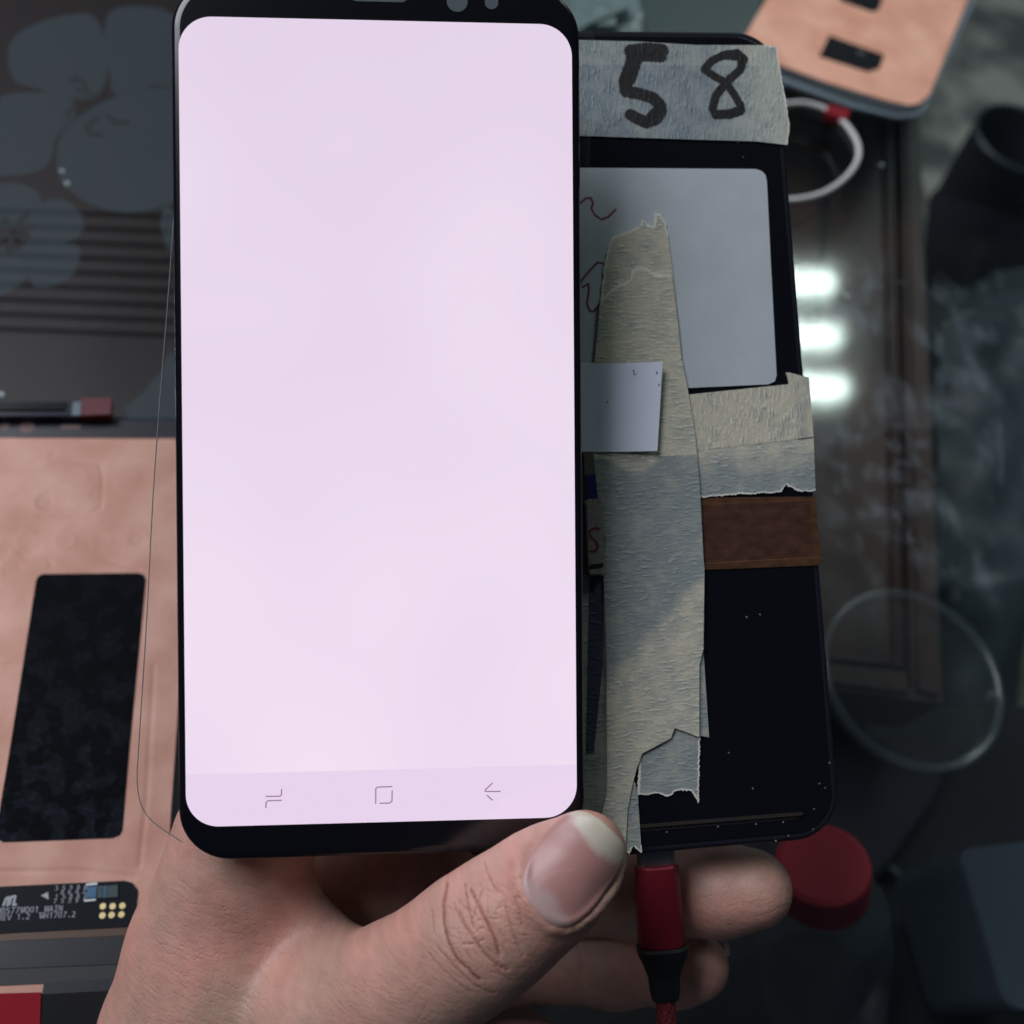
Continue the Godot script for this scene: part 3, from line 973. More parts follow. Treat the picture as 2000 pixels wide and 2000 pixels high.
# ---------------------------------------------------------------- the taped test handset
func make_test_unit() -> void:
	var T := Transform3D(unit.b, unit.o)
	var o := thing("test_handset", "black handset body wrapped in masking tape marked 58 with a paper label", "handset", T)
	var W := 70.1
	var H := 153.4
	var ring := func(inset: float) -> PackedVector2Array: return round_rect(W - 2 * inset, H - 2 * inset, 8.6 - inset, 12)
	mesh_node("housing", loft([[ring.call(2.4), -8.2], [ring.call(0.9), -7.6], [ring.call(0.15), -5.5], [ring.call(0.0), -3.5], [ring.call(0.1), -1.2], [ring.call(0.45), -0.35], [ring.call(0.9), -0.1], [ring.call(1.5), -0.12]], true, false), M.black_frame, o)
	mesh_node("face_plate", loft([[ring.call(1.5), -0.6], [ring.call(1.5), -0.12], [ring.call(1.7), 0.0]]), M.black_gloss, o)
	# chin: a slot and a worn ridge
	mesh_node("chin_ridge", sheet(unit.poly([1150, 1617, 1255, 1610, 1562, 1586, 1569, 1587, 1562, 1592, 1255, 1616, 1150, 1622]), 0.0, 0.45), mat("ridge", lin(0.035, 0.028, 0.025), 0.35), o)
	mesh_node("chin_slot", sheet(unit.poly([1150, 1624, 1255, 1618, 1560, 1595, 1560, 1600, 1255, 1624, 1150, 1629]), 0.0, 0.12), M.ink_black, o)
	for q in [[1285, 1622], [1302, 1625], [1345, 1615], [1402, 1614], [1476, 1609], [1530, 1606], [1590, 1580], [1611, 1539], [1620, 1490], [1458, 1205], [1484, 1200], [1423, 1470], [1470, 1540], [1515, 1642], [1588, 1620], [1540, 1632], [1600, 1530], [1452, 307], [1442, 278]]:
		var c := unit.px(q[0], q[1])
		var p := PackedVector2Array()
		for k in 6:
			p.append(c + Vector2.from_angle(TAU * k / 6) * rng.randf_range(0.06, 0.2))
		mesh_node("dust_speck", sheet(p, 0.0, 0.06), M.get("speck2", mat("speck2", lin(0.25, 0.27, 0.28), 0.6)), o)
	# brown flat ribbon
	var rp := unit.poly([1320, 974, 1371, 972, 1591, 970, 1604, 1104, 1374, 1113, 1320, 1116])
	var rr := bounds(rp)
	var w := 256
	var h := 192
	var d := PackedByteArray()
	d.resize(w * h * 3)
	var hm := PackedByteArray()
	hm.resize(w * h)
	var g := noise_img(w, h, 0.03, 91, 4)
	for y in h:
		for x in w:
			var i := y * w + x
			var v := float(y) / h
			var s := 0.5 + 0.5 * sin(v * TAU * 34.0)
			var edge := v < 0.09 or v > 0.90 or x > w * 0.955
			var k := 0.9 + 0.3 * (g[i] / 255.0 - 0.5) + (0.0 if edge else 0.13 * (s - 0.5))
			var c := Color(0.37, 0.25, 0.17) if edge else Color(0.335, 0.22, 0.175)
			if absf(v - 0.885) < 0.01 or absf(v - 0.10) < 0.008:
				c = Color(0.45, 0.30, 0.20)
			d[i * 3] = int(c.r * k * 255)
			d[i * 3 + 1] = int(c.g * k * 255)
			d[i * 3 + 2] = int(c.b * k * 255)
			hm[i] = int(128 if edge else 128 + 40 * (s - 0.5))
	var rm := bumpy(mat("ribbon_brown", Color.WHITE, 0.35), tex_l(w, h, hm), 0.02)
	rm.albedo_texture = tex_rgb(w, h, d)
	mesh_node("flat_ribbon", sheet(rp, 0.01, 0.2, rr), rm, o, "brown flat ribbon with fine copper traces")
	# paper label with red pen
	var lp := unit.poly([1000, 328, 1200, 329, 1475, 331, 1487, 335, 1494, 342, 1497, 354, 1504, 500, 1516, 733, 1513, 745, 1500, 751, 1348, 758, 1000, 770])
	var lr := bounds(lp)
	w = 480
	h = int(480 * lr.size.y / lr.size.x)
	var n := noise_img(w, h, 0.012, 33, 4)
	var n2 := noise_img(w, h, 0.3, 34, 2)
	d = PackedByteArray()
	d.resize(w * h * 3)
	for i in w * h:
		var k := 1.0 + (n[i] / 255.0 - 0.5) * 0.04 + (n2[i] / 255.0 - 0.5) * 0.03
		d[i * 3] = int(minf(0.74 * k, 1) * 255)
		d[i * 3 + 1] = int(minf(0.765 * k, 1) * 255)
		d[i * 3 + 2] = int(minf(0.785 * k, 1) * 255)
	var pen := Color(0.45, 0.13, 0.20)
	var red := []
	for l in [[1135, 395, 1143, 388, 1153, 387, 1157, 397, 1154, 408, 1161, 421, 1174, 429, 1187, 424, 1201, 410], [1136, 546, 1153, 526, 1166, 513, 1178, 515], [1136, 561, 1148, 555, 1149, 566, 1145, 594, 1151, 608, 1158, 609, 1169, 595], [1108, 410, 1120, 404, 1135, 395], [1110, 590, 1136, 546]]:
		red.append([scale_line(to_unit(unit.poly(l), lr), w, h), 3.6, pen])
	ink(d, w, h, red, n2, 0.3)
	var pm := mat("label_paper", Color.WHITE, 0.55)
	pm.albedo_texture = tex_rgb(w, h, d)
	mesh_node("paper_label", sheet(lp, 0.01, 0.22, lr), pm, o, "white paper label with red pen scribble")
	# masking tape pieces, bottom layer first
	tape(o, "58 band", [940, 72, 1132, 78, 1249, 81, 1363, 88, 1491, 88, 1517, 90, 1528, 159, 1543, 242, 1538, 283, 1477, 276, 1335, 272, 1132, 265, 940, 262], 0.01, 0.30, false, 101,
		func(u, v): return clampf(0.85 - smoothstep(0.72, 0.95, u) * 0.75 - (0.25 if v < 0.25 else 0.0), 0, 1), [4, 8], true, Color(0.74, 0.75, 0.70), Color(0.50, 0.54, 0.56))
	tape(o, "tan side strip", [1330, 773, 1350, 770, 1544, 750, 1536, 727, 1580, 737, 1589, 854, 1361, 880, 1330, 884], 0.2, 0.45, false, 111, func(u, v): return 0.05, [2, 4])
	tape(o, "tan side strip flap", [1541, 751, 1536, 727, 1580, 737, 1589, 853, 1558, 857, 1552, 800], 0.46, 0.6, false, 112, func(u, v): return 0.2, [0, 0])
	tape(o, "grey side strip", [1330, 878, 1361, 874, 1589, 850, 1593, 959, 1559, 960, 1534, 946, 1527, 961, 1450, 965, 1367, 972, 1330, 974], 0.2, 0.4, true, 121, func(u, v): return clampf(v * 1.5, 0.25, 1.0), [3, 9])
	tape(o, "torn under strip", [1366, 1150, 1385, 1440, 1368, 1437, 1366, 1500, 1364, 1569, 1356, 1552, 1348, 1544, 1323, 1544, 1304, 1556, 1285, 1549, 1267, 1553, 1245, 1553, 1250, 1470, 1260, 1150], 0.01, 0.35, true, 131, func(u, v): return 0.85, [2, 12])
	tape(o, "dark edge strip", [1100, 870, 1148, 872, 1185, 1000, 1186, 1560, 1150, 1700, 1100, 1700], 0.01, 0.32, true, 136, func(u, v): return 0.8, [0, 0])
	tape(o, "blue edge strip", [1152, 1126, 1179, 1126, 1177, 1300, 1160, 1470, 1145, 1470], 0.33, 0.42, true, 137, func(u, v): return 1.0, [0, 0], false, Color(0.30, 0.32, 0.38), Color(0.25, 0.28, 0.36))
	tape(o, "upper long strip", [1161, 700, 1168, 630, 1174, 578, 1182, 509, 1190, 475, 1196, 463, 1232, 450, 1252, 438, 1253, 426, 1262, 435, 1270, 440, 1278, 443, 1279, 413, 1287, 417, 1299, 431, 1305, 463, 1316, 548, 1328, 660, 1330, 700], 0.22, 0.55, true, 141, func(u, v): return 0.12, [0, 15])
	tape(o, "long strip", [1161, 710, 1168, 640, 1172, 588, 1192, 566, 1230, 546, 1235, 528, 1252, 520, 1268, 527, 1275, 534, 1312, 538, 1324, 628, 1331, 699, 1343, 758, 1358, 851, 1367, 950, 1374, 1090, 1376, 1112, 1374, 1267, 1366, 1300, 1366, 1440, 1335, 1428, 1318, 1422, 1310, 1442, 1254, 1472, 1244, 1500, 1236, 1530, 1226, 1580, 1220, 1690, 1150, 1690, 1186, 1547, 1185, 1298, 1179, 1124, 1182, 1050, 1160, 960, 1150, 900], 0.56, 0.85, true, 151,
		func(u, v):
			if v < 0.33: return 0.1
			var k := smoothstep(0.33, 0.345, v + 0.02 * sin(u * 9.0)) * (1.0 - smoothstep(0.62, 0.66, v + (u - 0.5) * 0.22))
			return clampf(k * 0.75 + 0.22, 0, 1), [2, 9])
	tape(o, "tail strip", [1238, 1520, 1246, 1553, 1247, 1572, 1252, 1649, 1254, 1666, 1246, 1660, 1236, 1652, 1229, 1669, 1222, 1664, 1190, 1690, 1180, 1680, 1205, 1590], 0.36, 0.5, true, 161, func(u, v): return 0.8, [3, 8])
	# small curled white label
	var c: Array = [unit.px(1100, 706, 1.0), unit.px(1294, 706, 2.5), unit.px(1285, 880, 2.5), unit.px(1100, 881, 1.0)]
	var wl := mat("white_label", Color(0.88, 0.90, 0.96), 0.35)
	mesh_node("white_label", patch(func(u, v):
		var q: Vector2 = c[3].lerp(c[2], u).lerp(c[0].lerp(c[1], u), v)
		q.y -= 0.25 * sin(PI * u) * (1.0 if v > 0.5 else 0.4)
		return Vector3(q.x, q.y, 1.0 + 1.6 * u * u - 0.5 * (1 - v) * u), 16, 10), wl, o, "small curled white label")
	for q in [[1237, 725], [1282, 728], [1286, 752], [1186, 786]]:
		var k := unit.px(q[0], q[1], 2.2)
		mesh_node("label_speck", sheet(PackedVector2Array([k + Vector2(-0.1, -0.15), k + Vector2(0.12, -0.05), k + Vector2(0.0, 0.2)]), 2.0, 2.6), M.ink_black, o)
	# small flex connector with a red pen S
	mesh_node("flex_strip", sheet(unit.poly([1139, 882, 1159, 882, 1168, 975, 1146, 975], 1.0), 0.86, 1.0), mat("strip_grey", lin(0.11, 0.09, 0.085), 0.6), o)
	mesh_node("blue_sleeve", sheet(unit.poly([1144, 929, 1163, 926, 1168, 974, 1148, 975], 1.15), 1.0, 1.15), mat("sleeve_blue", lin(0.012, 0.022, 0.12), 0.4), o)
	var kp := unit.poly([1143, 980, 1150, 974, 1172, 974, 1178, 980, 1183, 1115, 1178, 1124, 1152, 1124, 1148, 1116], 2.0)
	var m := Mb.new()
	sheet_into(m, kp, 0.86, 2.0, Rect2(), 0.25)
	var con := mesh_node("flex_connector", m.done(), speckled("connector_grey", 96, 256, Color(0.50, 0.47, 0.47), Color(0.62, 0.58, 0.57), 0.04, 77, 0.5), o, "small grey connector with a red S")
	mesh_node("pen_mark", stroke_mesh(unit.poly([1172, 1034, 1163, 1031, 1152, 1036, 1153, 1048, 1164, 1058, 1168, 1068, 1162, 1077, 1151, 1076], 2.06), 0.42, 2.0, 2.06), mat("pen_red", lin(0.22, 0.02, 0.05), 0.6), con)
	mesh_node("black_mark", stroke_mesh(unit.poly([1152, 1107, 1177, 1104], 2.06), 0.8, 2.0, 2.06), M.ink_black, con)
	mesh_node("brown_edge", sheet(unit.poly([1134, 985, 1142, 980, 1150, 1122, 1140, 1122], 1.4), 0.86, 1.4), mat("edge_brown", lin(0.07, 0.045, 0.03), 0.5), con)

func tape(o: Node3D, what: String, px: Array, z0: float, z1: float, along_x: bool, sd: int, wet: Callable, ragged: Array, digits := false, dry := Color(0.80, 0.775, 0.695), stuck := Color(0.565, 0.59, 0.585)) -> void:
	var p := torn(unit.poly(px, z1), 0.32, 0.14, ragged[0], ragged[1])
	var r := bounds(p)
	var strokes := []
	if last_torn.size() > 1:
		strokes.append([to_unit(last_torn, r), 0.65 / r.size.x, Color(0.90, 0.89, 0.84)])
	if digits:
		var b := Color(0.062, 0.045, 0.06)
		var unit_w := r.size.x
		var five := func(a: Array, wide: float): strokes.append([to_unit(unit.poly(a, z1), r), wide * 1.2 / 10.6 / unit_w, b])
		five.call([1232, 100, 1262, 96, 1292, 98], 24)
		five.call([1232, 112, 1262, 110, 1291, 111], 18)
		five.call([1242, 108, 1232, 132, 1222, 160], 26)
		five.call([1240, 110, 1228, 150], 26)
		five.call([1221, 168, 1222, 178, 1250, 183, 1275, 191, 1288, 204, 1290, 216, 1280, 232, 1262, 239, 1246, 232, 1232, 224], 21)
		five.call([1262, 236, 1290, 206], 15)
		five.call([1376, 134, 1390, 118, 1416, 106, 1440, 103, 1453, 115, 1445, 136, 1420, 158, 1398, 186, 1391, 212, 1398, 224, 1424, 224, 1446, 217, 1446, 206, 1432, 182, 1418, 162, 1394, 148, 1376, 136], 14)
		five.call([1412, 108, 1446, 110, 1448, 128], 15)
		five.call([1398, 224, 1424, 222, 1446, 215], 16)
	mesh_node("tape_strip", sheet(p, z0, z1, r), tape_material("tape_%d" % sd, r.size, along_x, sd, wet, strokes, dry, stuck), o, "masking tape, " + what)

# ---------------------------------------------------------------- the lit display
func make_held_display() -> void:
	var o := thing("lit_phone_display", "lit phone display showing a blank pale pink screen with three navigation icons", "phone display", Transform3D(held.b, held.o))
	var W := 66.9
	var top := 65.9 + 6.6
	var bottom := -65.9 - 5.75
	var H := top - bottom
	var mid := (top + bottom) / 2
	var ring := func(inset: float) -> PackedVector2Array:
		var p := round_rect(W - 2 * inset, H - 2 * inset, 8.4 - inset, 14)
		for i in p.size():
			p[i].y += mid
		return p
	mesh_node("back_frame", loft([[ring.call(1.2), -2.9], [ring.call(0.3), -2.5], [ring.call(0.0), -1.7], [ring.call(0.05), -1.1]], true, true), M.black_frame, o)
	mesh_node("cover_glass", loft([[ring.call(0.15), -1.09], [ring.call(0.1), -0.75], [ring.call(0.3), -0.4], [ring.call(0.75), -0.14], [ring.call(1.25), -0.04], [ring.call(1.6), 0.0]]), M.black_gloss, o)
	# lit area: main part and navigation bar, both inside the rounded outline
	var lit := func(called: String, c: Color, e: float) -> StandardMaterial3D:
		var m := mat(called, Color(0.02, 0.02, 0.02), 0.15)
		m.emission_enabled = true
		m.emission = c
		m.emission_energy_multiplier = e
		return m
	var tw := 128
	var th := 256
	var tn := noise_img(tw, th, 0.008, 301, 2)
	var td := PackedByteArray()
	td.resize(tw * th * 3)
	for y in th:
		for x in tw:
			var k := 1.0 + (tn[y * tw + x] / 255.0 - 0.5) * 0.022
			var c := Color(0.905, 0.838, 0.92).lerp(Color(0.942, 0.872, 0.948), float(y) / th)
			var i := (y * tw + x) * 3
			td[i] = int(minf(c.r * k, 1.0) * 255)
			td[i + 1] = int(minf(c.g * (1.0 + (k - 1.0) * 1.4), 1.0) * 255)
			td[i + 2] = int(minf(c.b * (1.0 + (k - 1.0) * 0.6), 1.0) * 255)
	var out := round_rect(64.1, 131.8, 5.3, 12)
	var a := held.px(340, 1514.8)
	var b := held.px(1150, 1491.8)
	var upper := PackedVector2Array([Vector2(-40, a.y), Vector2(40, b.y), Vector2(40, 80), Vector2(-40, 80)])
	var lower := PackedVector2Array([Vector2(-40, a.y - 0.01), Vector2(40, b.y - 0.01), Vector2(40, -80), Vector2(-40, -80)])
	mesh_node("screen", sheet(Geometry2D.intersect_polygons(out, upper)[0], 0.005, 0.05), lit.call("screen_pink", Color.BLACK, 1.0), o, "blank pale pink lit screen")
	M.screen_pink.emission_texture = tex_rgb(tw, th, td)
	var nav := mesh_node("screen_navigation_bar", sheet(Geometry2D.intersect_polygons(out, lower)[0], 0.005, 0.05), lit.call("screen_bar", Color(0.91, 0.832, 0.928), 1.0), o, "slightly darker navigation bar")
	var icon: StandardMaterial3D = lit.call("screen_icon", Color(0.58, 0.47, 0.58), 1.0)
	for g in [["recents_icon", [517, 316, 517, 339, 511, 348, 446, 349], [518, 366, 457, 368, 449, 376, 448, 400]], ["home_icon", [930, 382, 930, 315, 938, 308, 1003, 306], [946, 379, 990, 378, 1001, 370, 1002, 322]], ["back_icon", [1442, 290, 1410, 321, 1410, 327, 1478, 327], [1417, 343, 1443, 366]]]:
		for k in [1, 2]:
			var l := []
			for i in range(0, g[k].size(), 2):
				l.append(320.0 + g[k][i] / 2.2465)
				l.append(1400.0 + g[k][i + 1] / 2.2465)
			mesh_node(g[0], stroke_mesh(held.poly(l), 0.2, 0.05, 0.06), icon, nav)
	# earpiece and sensors
	var grey := mat("sensor_grey", lin(0.10, 0.125, 0.14), 0.35)
	var e1 := held.px(740, -12)
	var slot := mesh_node("earpiece", sheet(round_rect(9.6, 2.6, 1.2), 0.0, 0.06), grey, o)
	slot.position = Vector3(e1.x, e1.y, 0.0) * 0.001
	for q in [[893, 3, 1.72], [960, 5, 1.12]]:
		var c := held.px(q[0], q[1])
		mesh_node("sensor", sheet(disc(q[2]), 0.0, 0.06), grey, o).position = Vector3(c.x, c.y, 0.0) * 0.001
	# clear protective film standing out behind it
	var fz := -3.3
	var fp := held.poly([360, 60, 352, 200, 343, 370, 330, 560, 319, 700, 311, 800, 302, 920, 296, 1020, 288, 1180, 279, 1330, 270, 1470, 268, 1530, 277, 1575, 300, 1606, 356, 1645, 600, 1640, 1000, 1200, 1140, 700, 1150, 335, 1157, 200, 1161, 100, 1158, 52, 1100, 40], fz)
	var rimline := []
	for q in held.poly([352, 200, 343, 370, 330, 560, 319, 700, 311, 800, 302, 920, 296, 1020, 288, 1180, 279, 1330, 270, 1470, 268, 1530, 277, 1575, 300, 1606, 356, 1645], fz):
		rimline.append(Vector3(q.x, q.y, fz))
	mesh_node("film_edge", tube(curve3(rimline, 4), 0.09, 6), mat("film_edge", lin(0.30, 0.29, 0.28), 0.3), o)
	mesh_node("protective_film", sheet(fp, fz - 0.12, fz), M.clear_film, o, "clear protective film standing out past the frame")

# ---------------------------------------------------------------- red charging cable
func make_charging_cable() -> void:
	# axes: the plug hangs from the middle of the handset's lower edge
	var foot := unit.px(1281, 1672, -4.0)
	var base := Transform3D(Basis(unit.b.x, unit.b.z, -unit.b.y), unit.at(foot.x, foot.y, -4.0))      # local z runs down out of the handset
	base.basis = Basis(unit.b.x, -unit.b.z, -unit.b.y)
	var o := thing("charging_cable", "red charging plug with black strain relief plugged into the taped handset", "cable", base)
	var hexa := func(w: float, t: float, k: float) -> PackedVector2Array:
		return PackedVector2Array([Vector2(w / 2, -t / 2 + k), Vector2(w / 2, t / 2 - k), Vector2(w / 2 - k * 1.2, t / 2), Vector2(-w / 2 + k * 1.2, t / 2), Vector2(-w / 2, t / 2 - k), Vector2(-w / 2, -t / 2 + k), Vector2(-w / 2 + k * 1.2, -t / 2), Vector2(w / 2 - k * 1.2, -t / 2)])
	mesh_node("metal_plug", loft([[round_rect(7.0, 2.4, 1.1), -4.0], [round_rect(7.0, 2.4, 1.1), 1.6]]), M.steel, o)
	var red := mat("plug_red", lin(0.20, 0.010, 0.022), 0.45, 0.2)
	mesh_node("plug_shell", loft([[hexa.call(6.9, 5.4, 1.5), 1.4], [hexa.call(7.4, 5.8, 1.5), 1.7], [hexa.call(8.1, 6.6, 1.7), 15.3], [hexa.call(7.7, 6.2, 1.6), 15.7]]), red, o)
	var blk := mat("rubber_black", lin(0.009, 0.009, 0.011), 0.5)
	var rings := []
	for q in [[8.4, 15.5], [9.0, 16.0], [8.8, 17.0], [6.8, 19.4], [5.6, 21.2], [5.3, 23.6], [4.9, 24.6], [4.7, 25.0]]:
		rings.append([round_rect(q[0], q[0] * 0.78, q[0] * 0.3, 5), q[1]])
	mesh_node("strain_relief", loft(rings), blk, o)
	var wv := 64
	var d := PackedByteArray()
	d.resize(wv * wv)
	for y in wv:
		for x in wv:
			d[y * wv + x] = 200 if (x / 8 + y / 8) % 2 == 0 else 70
	var cm := bumpy(mat("braid_red", lin(0.16, 0.012, 0.018), 0.7), tex_l(wv, wv, d), 0.03)
	cm.uv1_scale = Vector3(2, 1, 1)
	mesh_node("braided_cable", tube(curve3([Vector3(0, 0, 24), Vector3(0.2, 0.2, 36), Vector3(2, 3, 50), Vector3(6, 10, 66)], 8), 1.75, 14), cm, o)

# ---------------------------------------------------------------- the hand
var ca := PackedVector3Array()
var cb := PackedVector3Array()
var ra := PackedFloat32Array()
var rb := PackedFloat32Array()
var ck := PackedFloat32Array()

func bone(a: Array, b: Array, k := 5.0) -> void:            # [px, py, depth, radius]
	ca.append(cam_mm(a[0], a[1], a[2]))
	cb.append(cam_mm(b[0], b[1], b[2]))
	ra.append(a[3])
	rb.append(b[3])
	ck.append(k)

func chain(a: Array, k := 5.0) -> void:
	for i in a.size() - 1:
		bone(a[i], a[i + 1], k)

func flesh(p: Vector3, use: PackedInt32Array) -> float:
	var d := 1e3
	for i in use:
		var ab := cb[i] - ca[i]
		var t := clampf((p - ca[i]).dot(ab) / ab.length_squared(), 0.0, 1.0)
		var e := p.distance_to(ca[i] + ab * t) - lerpf(ra[i], rb[i], t)
		var k := ck[i]
		var h := maxf(k - absf(d - e), 0.0) / k
		d = minf(d, e) - h * h * k * 0.25
	return d

func make_hand() -> void:
	# palm and wrist, behind
	chain([[470, 2420, 200, 24], [620, 2120, 206, 18], [760, 1960, 212, 14]], 10)
	bone([760, 1960, 212, 14], [960, 1830, 214, 10], 8)
	chain([[560, 1800, 205, 12], [760, 1720, 209, 12], [1000, 1690, 210, 10], [1130, 1700, 208, 8]], 9)
	# first finger's base runs up behind the display; its outer side is the straight edge
	chain([[330, 2420, 195, 21], [397, 2010, 187, 16.8], [436, 1830, 184.5, 13.7], [478, 1640, 183.5, 11.0], [560, 1480, 190, 10], [760, 1380, 200, 8.6], [960, 1340, 202, 7.2]], 8)
	# middle, third and little finger, passing under the handset
	chain([[700, 1790, 214, 11], [1000, 1735, 211, 9.4], [1250, 1742, 201, 8.4], [1400, 1738, 193, 8.0], [1470, 1736, 190.5, 7.3]], 4)
	chain([[700, 1900, 218, 11], [980, 1868, 214, 9.0], [1200, 1888, 207, 7.6], [1320, 1890, 200, 6.9], [1362, 1888, 197, 6.1]], 3)
	chain([[700, 2020, 222, 10], [950, 2000, 219, 8.0], [1060, 2060, 214, 6.6]], 3)
	# web of skin between thumb and first finger
	chain([[420, 1728, 180.5, 8.2], [510, 1750, 180.5, 5.8], [575, 1795, 181, 4.7], [630, 1850, 179.5, 4.7], [690, 1915, 175, 6]], 5)
	bone([410, 1850, 185, 11], [520, 1890, 186, 9], 9)
	bone([460, 1985, 181, 14], [600, 1975, 179, 12.0], 8)
	# thumb
	chain([[430, 2380, 190, 22], [520, 2120, 184, 18], [640, 1990, 175, 13.2], [800, 1925, 166, 10.6], [880, 1872, 162, 10.0], [938, 1829, 159.5, 9.9], [1005, 1778, 158.8, 9.1], [1075, 1725, 158.3, 8.4], [1142, 1668, 158.4, 6.7]], 3.5)
	# folds of skin round the nail
	var nc := cam_mm(1122, 1690, 152.0)
	var na := (cam_mm(1196, 1607, 152) - cam_mm(1060, 1748, 152)).normalized()
	var nb := Vector3(na.y, -na.x, 0)
	var nl := (cam_mm(1196, 1607, 152) - cam_mm(1060, 1748, 152)).length() / 2 * 1.03
	var nw := 6.3
	var rim := PackedVector3Array()
	for k in 17:
		var a := PI * (0.90 + 1.2 * k / 16.0)
		var q := squircle(a)
		rim.append(nc + nb * q.x * (nw + 0.7) + na * q.y * (nl + 0.5))
	var lo := Vector3(-100, -140, -242)
	var cell := 0.85
	var nx := int(175 / cell)
	var ny := int(108 / cell)
	var nz := int(104 / cell)
	var all := PackedInt32Array(range(ca.size()))
	for k in 16:                                             # set each fold onto the thumb where it lies
		var pa := onto(rim[k], all)
		var pb := onto(rim[k + 1], all)
		if minf(pa.z, pb.z) < -166.0:
			continue
		ca.append(pa)
		cb.append(pb)
		var side := 0.55 if k > 3 and k < 13 else 0.75
		ra.append(side)
		rb.append(side)
		ck.append(1.6)
	all = PackedInt32Array(range(ca.size()))
	var big := PackedFloat32Array()
	big.resize(nx * ny * nz)
	big.fill(9.0)
	var bs := 8
	var active := []
	var half := bs * cell * 0.5
	var diag := half * 1.7321
	for bz in nz / bs:
		for by in ny / bs:
			for bx in nx / bs:
				var c := lo + Vector3(bx * bs * cell + half, by * bs * cell + half, bz * bs * cell + half)
				var use := PackedInt32Array()
				for i in all:
					var ab := cb[i] - ca[i]
					var t := clampf((c - ca[i]).dot(ab) / maxf(ab.length_squared(), 1e-6), 0.0, 1.0)
					if c.distance_to(ca[i] + ab * t) - maxf(ra[i], rb[i]) < diag + 6.0:
						use.append(i)
				if use.is_empty() or absf(flesh(c, use)) > diag + 3.0:
					continue
				active.append([bx, by, bz])
				for z in range(bz * bs, mini(bz * bs + bs + 1, nz)):
					for y in range(by * bs, mini(by * bs + bs + 1, ny)):
						for x in range(bx * bs, mini(bx * bs + bs + 1, nx)):
							var at := (z * ny + y) * nx + x
							if big[at] == 9.0:
								big[at] = flesh(lo + Vector3(x, y, z) * cell, use)
	# surface nets
	var m := Mb.new()
	var vid := PackedInt32Array()
	vid.resize(nx * ny * nz)
	vid.fill(-1)
	var origin := cam_to_world(cam_mm(600, 2000, 185))
	var sy := nx
	var sz := nx * ny
	var corner := [0, 1, sy, sy + 1, sz, sz + 1, sz + sy, sz + sy + 1]
	var edges := [[0, 1], [2, 3], [4, 5], [6, 7], [0, 2], [1, 3], [4, 6], [5, 7], [0, 4], [1, 5], [2, 6], [3, 7]]
	var cells := PackedInt32Array()
	for b in active:
		for z in range(b[2] * bs, mini(b[2] * bs + bs, nz - 1)):
			for y in range(b[1] * bs, mini(b[1] * bs + bs, ny - 1)):
				for x in range(b[0] * bs, mini(b[0] * bs + bs, nx - 1)):
					var at := z * sz + y * sy + x
					var inside := 0
					for k in 8:
						if big[at + corner[k]] < 0.0:
							inside += 1
					if inside == 0 or inside == 8:
						continue
					var sum := Vector3.ZERO
					var n := 0
					for e in edges:
						var va: float = big[at + corner[e[0]]]
						var vb: float = big[at + corner[e[1]]]
						if (va < 0.0) != (vb < 0.0):
							var t := va / (va - vb)
							var pa := Vector3(e[0] & 1, (e[0] >> 1) & 1, e[0] >> 2)
							var pb := Vector3(e[1] & 1, (e[1] >> 1) & 1, e[1] >> 2)
							sum += pa.lerp(pb, t)
							n += 1
					var p: Vector3 = lo + (Vector3(x, y, z) + sum / n) * cell
					vid[at] = m.vert((cam_to_world(p) - origin) * 1000.0, Vector3.UP, Vector2((p.x - lo.x) / 175.0, 1.0 - (p.y - lo.y) / 108.0))
					cells.append(at)
	for at in cells:
		for ax in 3:
			var u: int = [sy, sz, 1][ax]
			var w: int = [sz, 1, sy][ax]
			var s: int = [1, sy, sz][ax]
			if at + s >= big.size() or at - u - w < 0:
				continue
			var a := big[at]
			var b := big[at + s]
			if (a < 0.0) == (b < 0.0):
				continue
			var q := [vid[at], vid[at - u], vid[at - u - w], vid[at - w]]
			if q.min() < 0:
				continue
			if a < 0.0:
				m.ix.append_array(PackedInt32Array([q[0], q[2], q[1], q[0], q[3], q[2]]))
			else:
				m.ix.append_array(PackedInt32Array([q[0], q[1], q[2], q[0], q[2], q[3]]))
	m.smooth()
	# the faces must look outwards
	var probe := m.n[0]
	var pw := m.v[0] + origin
	var pc := (cam_basis.inverse() * (pw - cam_pos)) * 1000.0
	var pn := cam_basis.inverse() * probe
	if flesh(pc + pn * 0.8, all) < flesh(pc - pn * 0.8, all):
		for i in m.n.size():
			m.n[i] = -m.n[i]
		for i in range(0, m.ix.size(), 3):
			var s := m.ix[i + 1]
			m.ix[i + 1] = m.ix[i + 2]
			m.ix[i + 2] = s
	var o := thing("person_hand", "bare hand, thumb on the lit display and fingers under the taped handset", "hand", Transform3D(Basis(), origin))
	mesh_node("hand", m.done(), skin_material(lo), o)
	# thumb nail: a curved plate on the flesh
	var nm := Mb.new()
	var rings := 9
	var seg := 48
